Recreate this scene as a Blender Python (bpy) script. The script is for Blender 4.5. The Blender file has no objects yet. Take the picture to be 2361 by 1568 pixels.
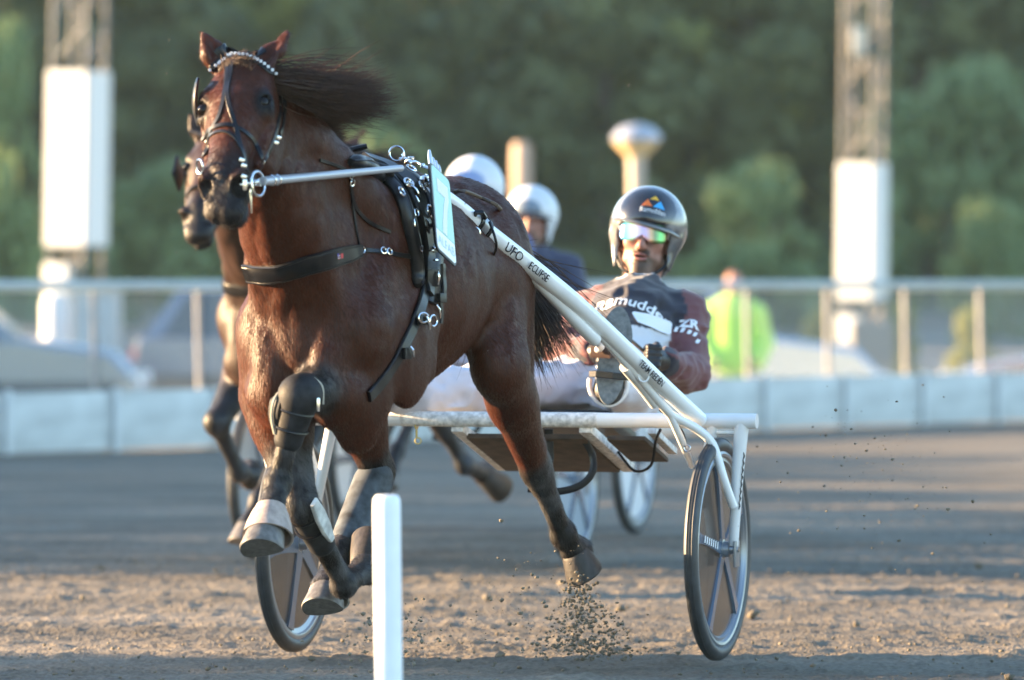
import bpy, bmesh, math, random
import numpy as np
from mathutils import Vector, Matrix
from mathutils.bvhtree import BVHTree

random.seed(7); RNG = np.random.default_rng(11)
SC = bpy.context.scene; COL = SC.collection
# ------------------------------------------------------------------ camera, sky, sun, exposure
CAM_H = 1.22; FPX = 13020.0; PITCH = math.atan(134.0/FPX)
cam = bpy.data.cameras.new("camera"); camo = bpy.data.objects.new("camera", cam); COL.objects.link(camo)
camo.location = (0, 0, CAM_H); camo.rotation_euler = (math.pi/2 - PITCH, 0, 0)
cam.sensor_width = 36.0; cam.lens = FPX/2360.0*36.0; cam.clip_start = 0.5; cam.clip_end = 1500
cam.dof.use_dof = True; cam.dof.focus_distance = 17.2; cam.dof.aperture_fstop = 3.0; cam.dof.aperture_blades = 0
SC.camera = camo
SUN_EL = math.radians(10.0); SUN_DIR = Vector((-1.0, 0.20, 0)).normalized()*math.cos(SUN_EL) + Vector((0, 0, math.sin(SUN_EL)))
world = bpy.data.worlds.new("World"); SC.world = world; world.use_nodes = True
wn = world.node_tree.nodes; wl = world.node_tree.links
sky = wn.new("ShaderNodeTexSky"); sky.sky_type = 'NISHITA'; sky.sun_disc = False
sky.sun_elevation = SUN_EL; sky.sun_rotation = math.atan2(SUN_DIR.x, SUN_DIR.y)
sky.air_density = 1.0; sky.dust_density = 0.3; sky.ozone_density = 1.4
wn["Background"].inputs[1].default_value = 0.10
wb = wn.new("ShaderNodeMix"); wb.data_type = 'RGBA'; wb.blend_type = 'MULTIPLY'; wb.inputs[0].default_value = 1.0; wb.inputs[7].default_value = (.88, .965, 1.07, 1)
wl.new(sky.outputs[0], wb.inputs[6]); wl.new(wb.outputs[2], wn["Background"].inputs[0])
sl = bpy.data.lights.new("sun", 'SUN'); sl.energy = 5.0; sl.angle = math.radians(0.6); sl.color = (1.0, 0.67, 0.36)
so = bpy.data.objects.new("sun", sl); COL.objects.link(so); so.rotation_euler = SUN_DIR.to_track_quat('Z', 'Y').to_euler()
so.location = (-30, 20, 20)
SC.view_settings.view_transform = 'Standard'; SC.view_settings.look = 'None'; SC.view_settings.gamma = 1.0
SC.view_settings.use_curve_mapping = False; SC.view_settings.exposure = 2.82
SC.cycles.use_denoising = True; SC.cycles.max_bounces = 6; SC.cycles.transparent_max_bounces = 12
SC.cycles.caustics_reflective = False; SC.cycles.caustics_refractive = False

_F = np.array([0, math.cos(PITCH), -math.sin(PITCH)]); _U = np.array([0, math.sin(PITCH), math.cos(PITCH)])
def P(px, py, d):
    """point of the place seen at (px,py) of the 2360 px wide photograph, d metres away"""
    return np.array([0, 0, CAM_H]) + d*(_F + (px-1180)/FPX*np.array([1., 0, 0]) + (784-py)/FPX*_U)

# ------------------------------------------------------------------ object helpers
def tag(o, label=None, cat=None, group=None, kind=None):
    if label: o['label'] = label
    if cat: o['category'] = cat
    if group: o['group'] = group
    if kind: o['kind'] = kind
    return o
def empty(name, loc=(0, 0, 0), rz=0.0, label=None, cat=None, group=None):
    o = bpy.data.objects.new(name, None); COL.objects.link(o)
    o.location = Vector([float(c) for c in loc]); o.rotation_euler = (0, 0, rz); o.empty_display_size = .1
    return tag(o, label, cat, group)
def link(name, me, mat=None, parent=None):
    if mat is not None and len(me.materials) == 0:
        for m in (mat if isinstance(mat, (list, tuple)) else [mat]): me.materials.append(m)
    o = bpy.data.objects.new(name, me); COL.objects.link(o)
    if parent is not None:
        o.parent = parent; o.matrix_parent_inverse = world_of(parent).inverted()
    return o
def world_of(o):
    m = Matrix.LocRotScale(o.location, o.rotation_euler, o.scale)
    return m if o.parent is None else world_of(o.parent) @ o.matrix_parent_inverse @ m
def mesh_from(name, v, f, smooth=True):
    me = bpy.data.meshes.new(name)
    v = np.asarray(v, dtype=np.float32)
    if isinstance(f, np.ndarray) and f.ndim == 2:
        n = f.shape[1]; me.vertices.add(len(v)); me.vertices.foreach_set('co', v.ravel())
        me.loops.add(f.size); me.loops.foreach_set('vertex_index', f.astype(np.int32).ravel())
        me.polygons.add(len(f)); me.polygons.foreach_set('loop_start', np.arange(0, f.size, n, dtype=np.int32))
        me.update(calc_edges=True)
    else:
        me.from_pydata([tuple(map(float, p)) for p in v], [], [tuple(map(int, q)) for q in f])
    me.validate(); 
    if smooth: me.polygons.foreach_set('use_smooth', np.ones(len(me.polygons), dtype=bool))
    me.update(); return me
def set_col(me, col):
    a = me.color_attributes.new('coat', 'FLOAT_COLOR', 'POINT')
    c = np.ones((len(me.vertices), 4), dtype=np.float32); c[:, :3] = col
    a.data.foreach_set('color', c.ravel())
def dup(o, parent=None):
    c = o.copy(); COL.objects.link(c)
    if parent is not None: reparent(c, parent, o)
    for ch in list(o.children): dup(ch, c)
    return c
def reparent(c, parent, src):
    c.parent = parent; c.matrix_parent_inverse = src.matrix_parent_inverse.copy()
class MB:
    """collects simple shapes and links them as one mesh object"""
    def __init__(s): s.v = []; s.f = []; s.m = []
    def add(s, v, f, mi=0):
        b = len(s.v); s.v += [tuple(map(float, p)) for p in v]; s.f += [tuple(int(i)+b for i in q) for q in f]; s.m += [mi]*len(f)
    def box(s, c, size, R=None, mi=0, bev=0.0):
        hx, hy, hz = [q/2 for q in size]; pts = []
        R = Matrix.Identity(3) if R is None else R
        if bev <= 0:
            pts = [(x, y, z) for z in (-hz, hz) for x, y in ((-hx, -hy), (hx, -hy), (hx, hy), (-hx, hy))]
            fs = [(0, 3, 2, 1), (4, 5, 6, 7), (0, 1, 5, 4), (1, 2, 6, 5), (2, 3, 7, 6), (3, 0, 4, 7)]
        else:
            b = min(bev, hx*.9, hy*.9, hz*.9)
            bm = bmesh.new(); bmesh.ops.create_cube(bm, size=1)
            for q in bm.verts: q.co = Vector((q.co.x*2*hx, q.co.y*2*hy, q.co.z*2*hz))
            bmesh.ops.bevel(bm, geom=bm.edges[:], offset=b, segments=2, affect='EDGES', profile=.7)
            bm.verts.ensure_lookup_table(); pts = [tuple(q.co) for q in bm.verts]; fs = [tuple(q.index for q in fc.verts) for fc in bm.faces]; bm.free()
        s.add([tuple(R @ Vector(p) + Vector([float(t) for t in c])) for p in pts], fs, mi)
    def tube(s, pts, r, n=10, mi=0, cap=True, flat=None, smoothn=0):
        pts = [Vector([float(c) for c in p]) for p in pts]
        rs = list(r) if hasattr(r, '__len__') else [r]*len(pts)
        if smoothn:
            pts, rs = spline(pts, rs, smoothn)
        m = len(pts); rings = []
        t0 = (pts[1]-pts[0]).normalized(); up = Vector((0, 0, 1)) if abs(t0.z) < .9 else Vector((1, 0, 0))
        nrm = t0.cross(up).normalized()
        for i in range(m):
            t = (pts[min(i+1, m-1)]-pts[max(i-1, 0)]).normalized()
            nrm = (nrm - t*nrm.dot(t)).normalized(); bi = t.cross(nrm)
            sc = 1.0
            if 0 < i < m-1:
                a = (pts[i]-pts[i-1]).normalized(); b = (pts[i+1]-pts[i]).normalized(); sc = 1.0
            rings.append([pts[i] + (nrm*math.cos(2*math.pi*k/n) + bi*math.sin(2*math.pi*k/n)*(flat or 1))*rs[i]*sc for k in range(n)])
        v = [p for rg in rings for p in rg]; f = []
        for i in range(m-1):
            for k in range(n):
                f.append((i*n+k, i*n+(k+1) % n, (i+1)*n+(k+1) % n, (i+1)*n+k))
        if cap: f.append(tuple(range(n-1, -1, -1))); f.append(tuple((m-1)*n+k for k in range(n)))
        s.add(v, f, mi)
    def lathe(s, prof, M, n=32, mi=0, closed=False):
        """prof: (r, h) pairs about local z; M: 4x4 matrix"""
        v = []; f = []; m = len(prof)
        for (r, h) in prof:
            for k in range(n):
                a = 2*math.pi*k/n; v.append(M @ Vector((r*math.cos(a), r*math.sin(a), h)))
        for i in range(m if closed else m-1):
            j = (i+1) % m
            for k in range(n): f.append((i*n+k, i*n+(k+1) % n, j*n+(k+1) % n, j*n+k))
        s.add(v, f, mi)
    def ring(s, c, R, r, nrm, n=20, k=6, mi=0, arc=1.0, sq=1.0):
        z = Vector([float(q) for q in nrm]).normalized(); x = z.orthogonal().normalized(); y = z.cross(x)
        if abs(z.z) < .9: x = Vector((0,0,1)) - z*z.z; x.normalize(); y = z.cross(x)
        c = Vector([float(q) for q in c]); pts = [c + (x*math.cos(2*math.pi*arc*i/n) + y*sq*math.sin(2*math.pi*arc*i/n))*R for i in range(n+1)]
        s.tube(pts, r, n=k, mi=mi, cap=arc < 1)
    def build(s, name, mat, parent=None, smooth=True):
        me = bpy.data.meshes.new(name); me.from_pydata(s.v, [], s.f)
        for p, mi in zip(me.polygons, s.m): p.material_index = mi; p.use_smooth = smooth
        me.validate(); me.update()
        if smooth:
            try: me.set_sharp_from_angle(angle=math.radians(38))
            except Exception: pass
        return link(name, me, mat, parent)
def spline(pts, rs, k):
    out = []; ro = []
    n = len(pts)
    for i in range(n-1):
        p0 = pts[max(i-1, 0)]; p1 = pts[i]; p2 = pts[i+1]; p3 = pts[min(i+2, n-1)]
        for j in range(k):
            t = j/k; t2 = t*t; t3 = t2*t
            out.append(.5*((2*p1)+(p2-p0)*t+(2*p0-5*p1+4*p2-p3)*t2+(3*p1-p0-3*p2+p3)*t3)); ro.append(rs[i]*(1-t)+rs[i+1]*t)
    out.append(pts[-1]); ro.append(rs[-1]); return out, ro

# ------------------------------------------------------------------ solid modelling on a distance field
class Field:
    def __init__(s): s.pr = []
    def cone(s, a, b, ra, rb, k=.03, fl=None, fs=1.0, sub=False, only=None):
        s.pr.append(('c', np.array(a, float), np.array(b, float), ra, rb, k, None if fl is None else np.array(fl, float)/np.linalg.norm(fl), fs, sub)); return s
    def ell(s, c, r, B=None, k=.03, sub=False):
        s.pr.append(('e', np.array(c, float), np.array(r, float), None if B is None else np.array(B, float), 0, k, None, 1, sub)); return s
    def chain(s, pts, rs, k=.02, **kw):
        for i in range(len(pts)-1): s.cone(pts[i], pts[i+1], rs[i], rs[i+1], k, **kw)
        return s
    @staticmethod
    def dist(p, X, Y, Z):
        if p[0] == 'c':
            _, a, b, ra, rb, k, fl, fs, sub = p
            ab = b-a; L = max(ab.dot(ab), 1e-9)
            vx = X-a[0]; vy = Y-a[1]; vz = Z-a[2]
            t = np.clip((vx*ab[0]+vy*ab[1]+vz*ab[2])/L, 0, 1)
            vx = vx-t*ab[0]; vy = vy-t*ab[1]; vz = vz-t*ab[2]
            r = ra+(rb-ra)*t
            if fl is not None:
                vn = (vx*fl[0]+vy*fl[1]+vz*fl[2])*(1/fs-1)
                vx = vx+fl[0]*vn; vy = vy+fl[1]*vn; vz = vz+fl[2]*vn
                return (np.sqrt(vx*vx+vy*vy+vz*vz)-r)*min(1, fs)
            return np.sqrt(vx*vx+vy*vy+vz*vz)-r
        _, c, r, B, _0, k, _1, _2, sub = p
        vx = X-c[0]; vy = Y-c[1]; vz = Z-c[2]
        if B is not None:
            vx, vy, vz = (vx*B[0][0]+vy*B[0][1]+vz*B[0][2], vx*B[1][0]+vy*B[1][1]+vz*B[1][2], vx*B[2][0]+vy*B[2][1]+vz*B[2][2])
        k0 = np.sqrt((vx/r[0])**2+(vy/r[1])**2+(vz/r[2])**2)+1e-9
        k1 = np.sqrt((vx/r[0]**2)**2+(vy/r[1]**2)**2+(vz/r[2]**2)**2)+1e-9
        return k0*(k0-1)/k1
    def bounds(s, p):
        if p[0] == 'c':
            m = max(p[3], p[4])*max(1, p[7]); return np.minimum(p[1], p[2])-m, np.maximum(p[1], p[2])+m
        m = p[2].max(); return p[1]-m, p[1]+m
    def mesh(s, axes, warp=None, extra=None):
        ax = [np.asarray(a, dtype=np.float32) for a in axes]
        V = np.full([len(a) for a in ax], .25, dtype=np.float32)
        for p in s.pr:
            lo, hi = s.bounds(p); mg = p[5]+.03
            sl = [slice(max(0, np.searchsorted(ax[i], lo[i]-mg)-1), min(len(ax[i]), np.searchsorted(ax[i], hi[i]+mg)+1)) for i in range(3)]
            if any(q.stop-q.start < 2 for q in sl): continue
            X, Y, Z = ax[0][sl[0]][:, None, None], ax[1][sl[1]][None, :, None], ax[2][sl[2]][None, None, :]
            d = s.dist(p, X, Y, Z).astype(np.float32); a = V[sl[0], sl[1], sl[2]]; k = max(p[5], 1e-4)
            if p[8]:
                h = np.maximum(k-np.abs(a+d), 0)/k; V[sl[0], sl[1], sl[2]] = np.maximum(a, -d)+h*h*k*.25
            else:
                h = np.maximum(k-np.abs(a-d), 0)/k; V[sl[0], sl[1], sl[2]] = np.minimum(a, d)-h*h*k*.25
        if extra is not None: V = extra(V, ax)
        return nets(V, ax)
def nets(V, ax):
    S = V < 0; nx, ny, nz = V.shape
    c = [(i, j, k) for i in (0, 1) for j in (0, 1) for k in (0, 1)]
    cnt = np.zeros((nx-1, ny-1, nz-1), dtype=np.int8)
    for i, j, k in c: cnt += S[i:nx-1+i, j:ny-1+j, k:nz-1+k]
    act = (cnt > 0) & (cnt < 8); I, J, K = np.nonzero(act)
    idx = np.full(act.shape, -1, dtype=np.int64); idx[I, J, K] = np.arange(len(I))
    acc = np.zeros((len(I), 3)); num = np.zeros(len(I))
    for a in range(8):
        for b in range(a+1, 8):
            ca, cb = c[a], c[b]
            if sum(abs(ca[q]-cb[q]) for q in range(3)) != 1: continue
            va = V[I+ca[0], J+ca[1], K+ca[2]]; vb = V[I+cb[0], J+cb[1], K+cb[2]]
            m = (va < 0) != (vb < 0); t = np.where(m, va/(va-vb+1e-12), 0)
            for q, (g, N) in enumerate(zip(ax, (I, J, K))):
                pa = g[N+ca[q]]; pb = g[N+cb[q]]; acc[:, q] += np.where(m, pa+(pb-pa)*t, 0)
            num += m
    v = acc/num[:, None]; fs = []
    for axis in range(3):
        if axis == 0: A, B = S[:-1, 1:-1, 1:-1], S[1:, 1:-1, 1:-1]; o = (0, 1, 1); d1, d2 = (0, 1, 0), (0, 0, 1)
        elif axis == 1: A, B = S[1:-1, :-1, 1:-1], S[1:-1, 1:, 1:-1]; o = (1, 0, 1); d1, d2 = (0, 0, 1), (1, 0, 0)
        else: A, B = S[1:-1, 1:-1, :-1], S[1:-1, 1:-1, 1:]; o = (1, 1, 0); d1, d2 = (1, 0, 0), (0, 1, 0)
        i, j, k = np.nonzero(A != B); inside = A[i, j, k]; i = i+o[0]; j = j+o[1]; k = k+o[2]
        g = lambda m, n: idx[i-m*d1[0]-n*d2[0], j-m*d1[1]-n*d2[1], k-m*d1[2]-n*d2[2]]
        q = np.stack([g(1, 1), g(0, 1), g(0, 0), g(1, 0)], 1)
        q = np.where(inside[:, None], q, q[:, ::-1]); fs.append(q)
    return v.astype(np.float32), np.concatenate(fs).astype(np.int32)
def axis(lo, hi, step, fine=None, fstep=None):
    out = [lo]
    while out[-1] < hi:
        x = out[-1]; h = step
        if fine is not None:
            g = max(fine[0]-x, x-fine[1], 0); h = min(step, fstep+g*.12)
        out.append(x+h)
    return np.array(out)
def smooth_mesh(v, f, it=2, lam=.5):
    e = np.concatenate([f[:, [0, 1]], f[:, [1, 2]], f[:, [2, 3]], f[:, [3, 0]]]); e = np.concatenate([e, e[:, ::-1]])
    n = len(v); cnt = np.bincount(e[:, 0], minlength=n)[:, None]
    for _ in range(it):
        s = np.stack([np.bincount(e[:, 0], weights=v[e[:, 1], q], minlength=n) for q in range(3)], 1)/np.maximum(cnt, 1)
        v = v+lam*(s-v)
        s = np.stack([np.bincount(e[:, 0], weights=v[e[:, 1], q], minlength=n) for q in range(3)], 1)/np.maximum(cnt, 1)
        v = v-lam*1.03*(s-v)*.6
    return v.astype(np.float32)
def paint(v, base, coats):
    """coats: (field-like prim list, colour, pad, softness)"""
    col = np.tile(np.array(base, dtype=np.float32), (len(v), 1))
    for pr, c, pad, soft in coats:
        d = np.full(len(v), 9.0)
        for p in pr: d = np.minimum(d, Field.dist(p, v[:, 0], v[:, 1], v[:, 2]))
        w = np.clip((pad-d)/soft+.5, 0, 1); w = (w*w*(3-2*w))[:, None]
        col = col*(1-w)+np.array(c, dtype=np.float32)*w
    return col
def cprim(a, b, ra, rb, fl=None, fs=1): return ('c', np.array(a, float), np.array(b, float), ra, rb, 0, None if fl is None else np.array(fl, float), fs, False)
def eprim(c, r, B=None): return ('e', np.array(c, float), np.array(r, float), B, 0, 0, None, 1, False)
def vnoise(p, sc, seed=0):
    """smooth value noise for numpy points"""
    p = np.asarray(p, dtype=np.float64)*sc; i = np.floor(p).astype(np.int64); f = p-i; f = f*f*(3-2*f); r = 0
    for dx in (0, 1):
        for dy in (0, 1):
            for dz in (0, 1):
                h = ((i[..., 0]+dx)*73856093 ^ (i[..., 1]+dy)*19349663 ^ (i[..., 2]+dz)*83492791 ^ (seed*9781+17)) & 0x7fffffff
                h = (h*1103515245+12345) & 0x7fffffff; h = (h ^ (h >> 13))*60493 & 0x7fffffff
                w = (f[..., 0] if dx else 1-f[..., 0])*(f[..., 1] if dy else 1-f[..., 1])*(f[..., 2] if dz else 1-f[..., 2])
                r = r+w*(h/0x7fffffff)
    return r

# ------------------------------------------------------------------ materials
def mat(name, col=(.5, .5, .5), rough=.5, metal=0.0, coat=0.0, sheen=0.0, noise=None, bump=None, attr=False, trans=0.0, spec=.5, alpha=1.0, ior=None):
    """noise=(scale, amount, (sx,sy,sz)); bump=(scale, strength, dist, (sx,sy,sz))"""
    m = bpy.data.materials.new(name); m.use_nodes = True; nt = m.node_tree; N = nt.nodes; Lk = nt.links
    b = N["Principled BSDF"]; b.inputs['Roughness'].default_value = rough; b.inputs['Metallic'].default_value = metal
    b.inputs['Coat Weight'].default_value = coat; b.inputs['Coat Roughness'].default_value = .15
    b.inputs['Sheen Weight'].default_value = sheen; b.inputs['Specular IOR Level'].default_value = spec
    b.inputs['Transmission Weight'].default_value = trans; b.inputs['Alpha'].default_value = alpha
    if ior: b.inputs['IOR'].default_value = ior
    tc = N.new("ShaderNodeTexCoord")
    def tex(sc, s3, detail=6):
        mp = N.new("ShaderNodeMapping"); mp.inputs['Scale'].default_value = s3
        Lk.new(tc.outputs['Object'], mp.inputs[0]); t = N.new("ShaderNodeTexNoise"); t.inputs['Scale'].default_value = sc
        t.inputs['Detail'].default_value = detail; Lk.new(mp.outputs[0], t.inputs['Vector']); return t
    if attr:
        a = N.new("ShaderNodeAttribute"); a.attribute_name = 'coat'; src = a.outputs['Color']
    else:
        a = N.new("ShaderNodeRGB"); a.outputs[0].default_value = (*col, 1); src = a.outputs[0]
    if noise:
        t = tex(noise[0], noise[2] if len(noise) > 2 else (1, 1, 1)); mr = N.new("ShaderNodeMapRange")
        mr.inputs[1].default_value = .3; mr.inputs[2].default_value = .7; mr.inputs[3].default_value = 1-noise[1]; mr.inputs[4].default_value = 1+noise[1]
        Lk.new(t.outputs[0], mr.inputs[0]); mx = N.new("ShaderNodeMix"); mx.data_type = 'RGBA'; mx.blend_type = 'MULTIPLY'
        mx.inputs[0].default_value = 1; Lk.new(src, mx.inputs[6]); Lk.new(mr.outputs[0], mx.inputs[7]); src = mx.outputs[2]
    Lk.new(src, b.inputs['Base Color'])
    if bump:
        t = tex(bump[0], bump[3] if len(bump) > 3 else (1, 1, 1), 8); bp = N.new("ShaderNodeBump")
        bp.inputs['Strength'].default_value = bump[1]; bp.inputs['Distance'].default_value = bump[2]
        Lk.new(t.outputs[0], bp.inputs['Height']); Lk.new(bp.outputs[0], b.inputs['Normal'])
    return m
# ------------------------------------------------------------------ horses
YAW = math.radians(22)
HF = np.array([-math.sin(YAW), -math.cos(YAW), 0]); HLt = np.array([math.cos(YAW), -math.sin(YAW), 0]); HU = np.array([0, 0, 1.0])
HO = P(806, 650, 16.6); HO[2] = 0
def H(f, l, u): return HO + f*HF + l*HLt + u*HU
HB = [HF, HLt, HU]
def nrm(v): v = np.array(v, float); return v/np.linalg.norm(v)
POSE = dict(
    poll=P(556, 128, 15.86), nose=P(508, 462, 15.52), syaw=math.radians(19),
    LF=dict(sh=H(.27, .130, 1.08), el=P(795, 868, 16.48), kn=P(690, 912, 16.08), fe=P(640, 1112, 16.13), co=P(622, 1196, 16.05), so=P(613, 1280, 15.98)),
    RF=dict(sh=H(.27, -.125, 1.07), el=P(628, 905, 16.52), kn=P(693, 1165, 16.42), fe=P(792, 1346, 16.72), co=P(842, 1312, 16.86), so=P(868, 1270, 16.97)),
    LH=dict(hp=H(-.78, .11, 1.24), st=P(1152, 838, 17.18), hk=P(1236, 1083, 17.68), fe=P(1298, 1232, 17.86), co=P(1324, 1266, 17.92), so=P(1352, 1316, 17.95)),
    RH=dict(hp=H(-.78, -.12, 1.24), st=P(785, 842, 16.98), hk=P(872, 1088, 17.20), fe=P(786, 1268, 16.98), co=P(760, 1345, 16.90), so=P(752, 1415, 16.84)))
BAY = (.054, .0124, .0045); DARK = (.0045, .0040, .0045); MUZZ = (.012, .0095, .0105)
def make_horse(pose, fine=.0055, coarse=.0105, head=True):
    Fd = Field(); A = Fd
    for s in (1, -1):
        A.ell(H(-.80, .100*s, 1.25), (.24, .125, .25), HB, .05)
    A.ell(H(-.24, 0, 1.215), (.50, .252, .322), HB, .06)
    A.ell(H(.10, 0, 1.10), (.30, .20, .29), HB, .06)
    A.ell(H(.24, 0, 1.05), (.17, .165, .23), HB, .06)
    A.cone(H(-.30, 0, 1.235), H(-.72, 0, 1.27), .285, .235, .08, HLt, .92)
    A.ell(H(-.73, 0, 1.345), (.32, .145, .19), HB, .08)
    A.cone(H(-.38, 0, 1.485), H(.06, 0, 1.475), .05, .085, .10, HLt, .7)
    A.cone(H(-.92, 0, 1.40), H(-1.02, 0, 1.28), .07, .055, .06)
    # neck
    A.chain([H(-.05, 0, 1.33), H(.22, 0, 1.38), H(.44, 0, 1.53)], [.25, .225, .185], .05, fl=HLt, fs=.65)
    pl = pose['poll']; ns = pose['nose']; Ah = nrm(ns-pl)
    Sh = np.array([math.cos(pose['syaw']), -math.sin(pose['syaw']), 0]); Sh = nrm(Sh-Ah*Sh.dot(Ah)); Nh = np.cross(Sh, Ah)
    if Nh[1] > 0: Nh = -Nh
    def Q(a, n, s): return pl+a*Ah+n*Nh+s*Sh
    hb = [Ah, Nh, Sh]
    A.chain([H(.42, 0, 1.53), H(.58, 0, 1.665), Q(.07, -.085, 0)], [.185, .155, .11], .05, fl=HLt, fs=.64)
    A.cone(H(.34, 0, 1.28), Q(.17, -.17, 0), .155, .065, .07, HLt, .95)
    for s in (1, -1):   # neck muscles, jugular groove
        A.cone(H(.12, .11*s, 1.42), H(.52, .06*s, 1.64), .09, .075, .05)
        A.cone(H(.31, .095*s, 1.12), H(.55, .055*s, 1.46), .070, .055, .022)
    # breast, shoulders
    for s in (1, -1):
        A.ell(H(.315, .080*s, .985), (.10, .088, .19), HB, .012)
        A.cone(H(.30, .105*s, .90), H(.18, .105*s, .78), .085, .060, .03)
        A.cone(H(-.04, .135*s, 1.43), H(.24, .135*s, 1.10), .10, .12, .06, HLt, .75)
        A.ell(H(.03, .190*s, 1.05), (.17, .066, .20), HB, .020)
        A.ell(H(.19, .150*s, 1.00), (.11, .070, .22), HB, .03)
        A.cone(H(-.06, .215*s, 1.25), H(-.10, .205*s, .95), .022, .022, .04)
    blk = []
    for nm in ('LF', 'RF'):
        L = pose[nm]; s = 1 if nm == 'LF' else -1; sh, el, kn, fe, co, so_ = (L[q] for q in ('sh', 'el', 'kn', 'fe', 'co', 'so'))
        A.cone(sh, el, .10, .10, .05); ab = nrm(kn-el)
        A.ell(el+ab*.07, (.14, .088, .094), frame(ab, HLt), .035)
        A.cone(el+ab*.10, kn, .082, .050, .03)
        A.ell(kn, (.060, .053, .055), frame(nrm(fe-kn), HLt), .022)
        bk = nrm(fe-kn); back = nrm(np.cross(HLt, bk)); back = back if back.dot(HF) < 0 else -back
        A.cone(kn+bk*.02, fe, .038, .032, .02, HLt, .85); A.cone(kn+back*.030+bk*.03, fe+back*.026, .018, .019, .012)
        A.ell(fe, (.046, .041, .046), frame(bk, HLt), .018); A.ell(fe+back*.030, (.025, .03, .023), frame(bk, HLt), .015)
        pa = nrm(co-fe); A.cone(fe, co, .034, .038, .018); A.cone(co, co+pa*.02, .045, .052, .012, nrm(np.cross(HLt, pa)), 1.12)
        blk += [cprim(kn-ab*.13, kn, .06, .055), cprim(kn, fe, .055, .045), cprim(fe, co+pa*.1, .055, .08)]
    for nm in ('LH', 'RH'):
        L = pose[nm]; hp, st, hk, fe, co, so_ = (L[q] for q in ('hp', 'st', 'hk', 'fe', 'co', 'so')); s = 1 if nm == 'LH' else -1
        A.cone(hp, st, .175, .112, .035, HLt, .72)
        g = nrm(hk-st); back = nrm(np.cross(HLt, g)); back = back if back.dot(HF) < 0 else -back
        A.cone(hp-HF*.13-HU*.02, st*.45+hk*.55-g*.02+back*.045, .125, .050, .05, HLt, .8)
        A.cone(st, st+g*.22, .098, .086, .04, HLt, .8); A.cone(st+g*.18, hk, .086, .052, .035, HLt, .85)
        A.ell(st+HF*.03, (.075, .058, .08), HB, .03)
        cn = nrm(fe-hk); b2 = nrm(back-cn*back.dot(cn)); b2 = b2 if b2.dot(HF) < 0 else -b2
        A.cone(hk-cn*.01, hk+cn*.06, .056, .046, .02, HLt, .85); A.cone(hk+cn*.02+b2*.01, hk-cn*.05+b2*.065, .038, .025, .02)
        A.cone(hk-cn*.05+b2*.062, st*.5+hk*.5+back*.06, .017, .026, .03)
        A.cone(hk+cn*.04, fe, .040, .034, .02, HLt, .85); A.cone(hk+b2*.032+cn*.04, fe+b2*.026, .018, .019, .012)
        A.ell(fe, (.047, .042, .047), frame(cn, HLt), .018); A.ell(fe+b2*.028, (.025, .03, .023), frame(cn, HLt), .015)
        pa = nrm(co-fe); A.cone(fe, co, .036, .040, .018); A.cone(co, co+pa*.02, .046, .053, .012, nrm(np.cross(HLt, pa)), 1.12)
        blk += [cprim(hk+g*-.02, fe, .058, .045), cprim(fe, co+pa*.1, .055, .08)]
    # head
    A.ell(Q(.10, -.050, 0), (.105, .082, .084), hb, .04)
    A.ell(Q(.185, -.03, 0), (.13, .066, .104), hb, .04)
    A.cone(Q(.20, -.022, 0), Q(.43, -.010, 0), .070, .052, .035, Sh, 1.0)
    A.cone(Q(.22, -.012, 0), Q(.46, .004, 0), .030, .020, .03)
    A.cone(Q(.22, -.09, 0), Q(.46, -.06, 0), .078, .056, .03, Sh, .9)
    for s in (1, -1):
        A.ell(Q(.205, -.125, .062*s), (.130, .100, .040), hb, .03)
        A.cone(Q(.22, -.050, .098*s), Q(.37, -.056, .070*s), .016, .010, .018)
        A.ell(Q(.160, .008, .078*s), (.034, .018, .024), hb, .018)
        A.ell(Q(.200, -.012, .090*s), (.040, .030, .024), hb, .02)
        A.ell(Q(.470, -.014, .046*s), (.056, .038, .030), hb, .02)
    A.ell(Q(.485, -.045, 0), (.070, .056, .060), hb, .03)
    A.ell(Q(.540, -.045, 0), (.038, .040, .056), hb, .02)
    A.ell(Q(.500, -.112, 0), (.050, .030, .044), hb, .022)
    A.cone(Q(.28, -.15, 0), Q(.47, -.115, 0), .045, .034, .03)
    for s in (1, -1):
        A.ell(Q(.484, .010, .052*s), (.048, .026, .027), hb, .012)
        n2 = nrm(Ah*.55+Nh*.60+Sh*.50*s)
        A.cone(Q(.494, .000, .056*s), Q(.494, .000, .056*s)+n2*.05, .028, .036, .008, sub=True)
        A.ell(Q(.198, .012, .092*s), (.021, .016, .018), hb, .008, True)
    A.ell(Q(.540, -.090, 0), (.055, .0045, .055), hb, .010, True)
    for tip, base, s in ((pose.get('earL'), .055, 1), (pose.get('earR'), -.055, -1)):
        b0 = Q(.030, -.030, base*.95); e = tip-b0; en = nrm(e)
        wd = nrm(np.cross(en, Nh)); fwd = np.cross(wd, en); fwd = fwd if fwd[1] < 0 else -fwd
        mid = b0+e*.42; A.cone(b0-e*.1, b0+e*.12, .036, .032, .02); A.cone(b0, mid, .031, .036, .015, fwd, .62); A.cone(mid, b0+e*.8, .036, .016, .012, fwd, .55)
        A.cone(b0+e*.78, tip, .018, .006, .010, fwd, .6)
        A.cone(b0+e*.20+fwd*.032, b0+e*.82+fwd*.020, .024, .010, .008, sub=True)
    allp = np.concatenate([np.array([H(-1.2, .3, .2), H(.5, -.3, 1.6)]), np.array([pose[n][q] for n in ('LF', 'RF', 'LH', 'RH') for q in ('kn' if n[1] == 'F' else 'hk', 'fe', 'co')]), [pl, ns, pose['earL'], pose['earR']]])
    lo = allp.min(0)-.12; hi = allp.max(0)+.12
    hx = (min(pl[0], ns[0])-.13, max(pl[0], ns[0])+.13); hy = (ns[1]-.1, pl[1]+.12); hz = (ns[2]-.08, pose['earL'][2]+.02)
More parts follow.
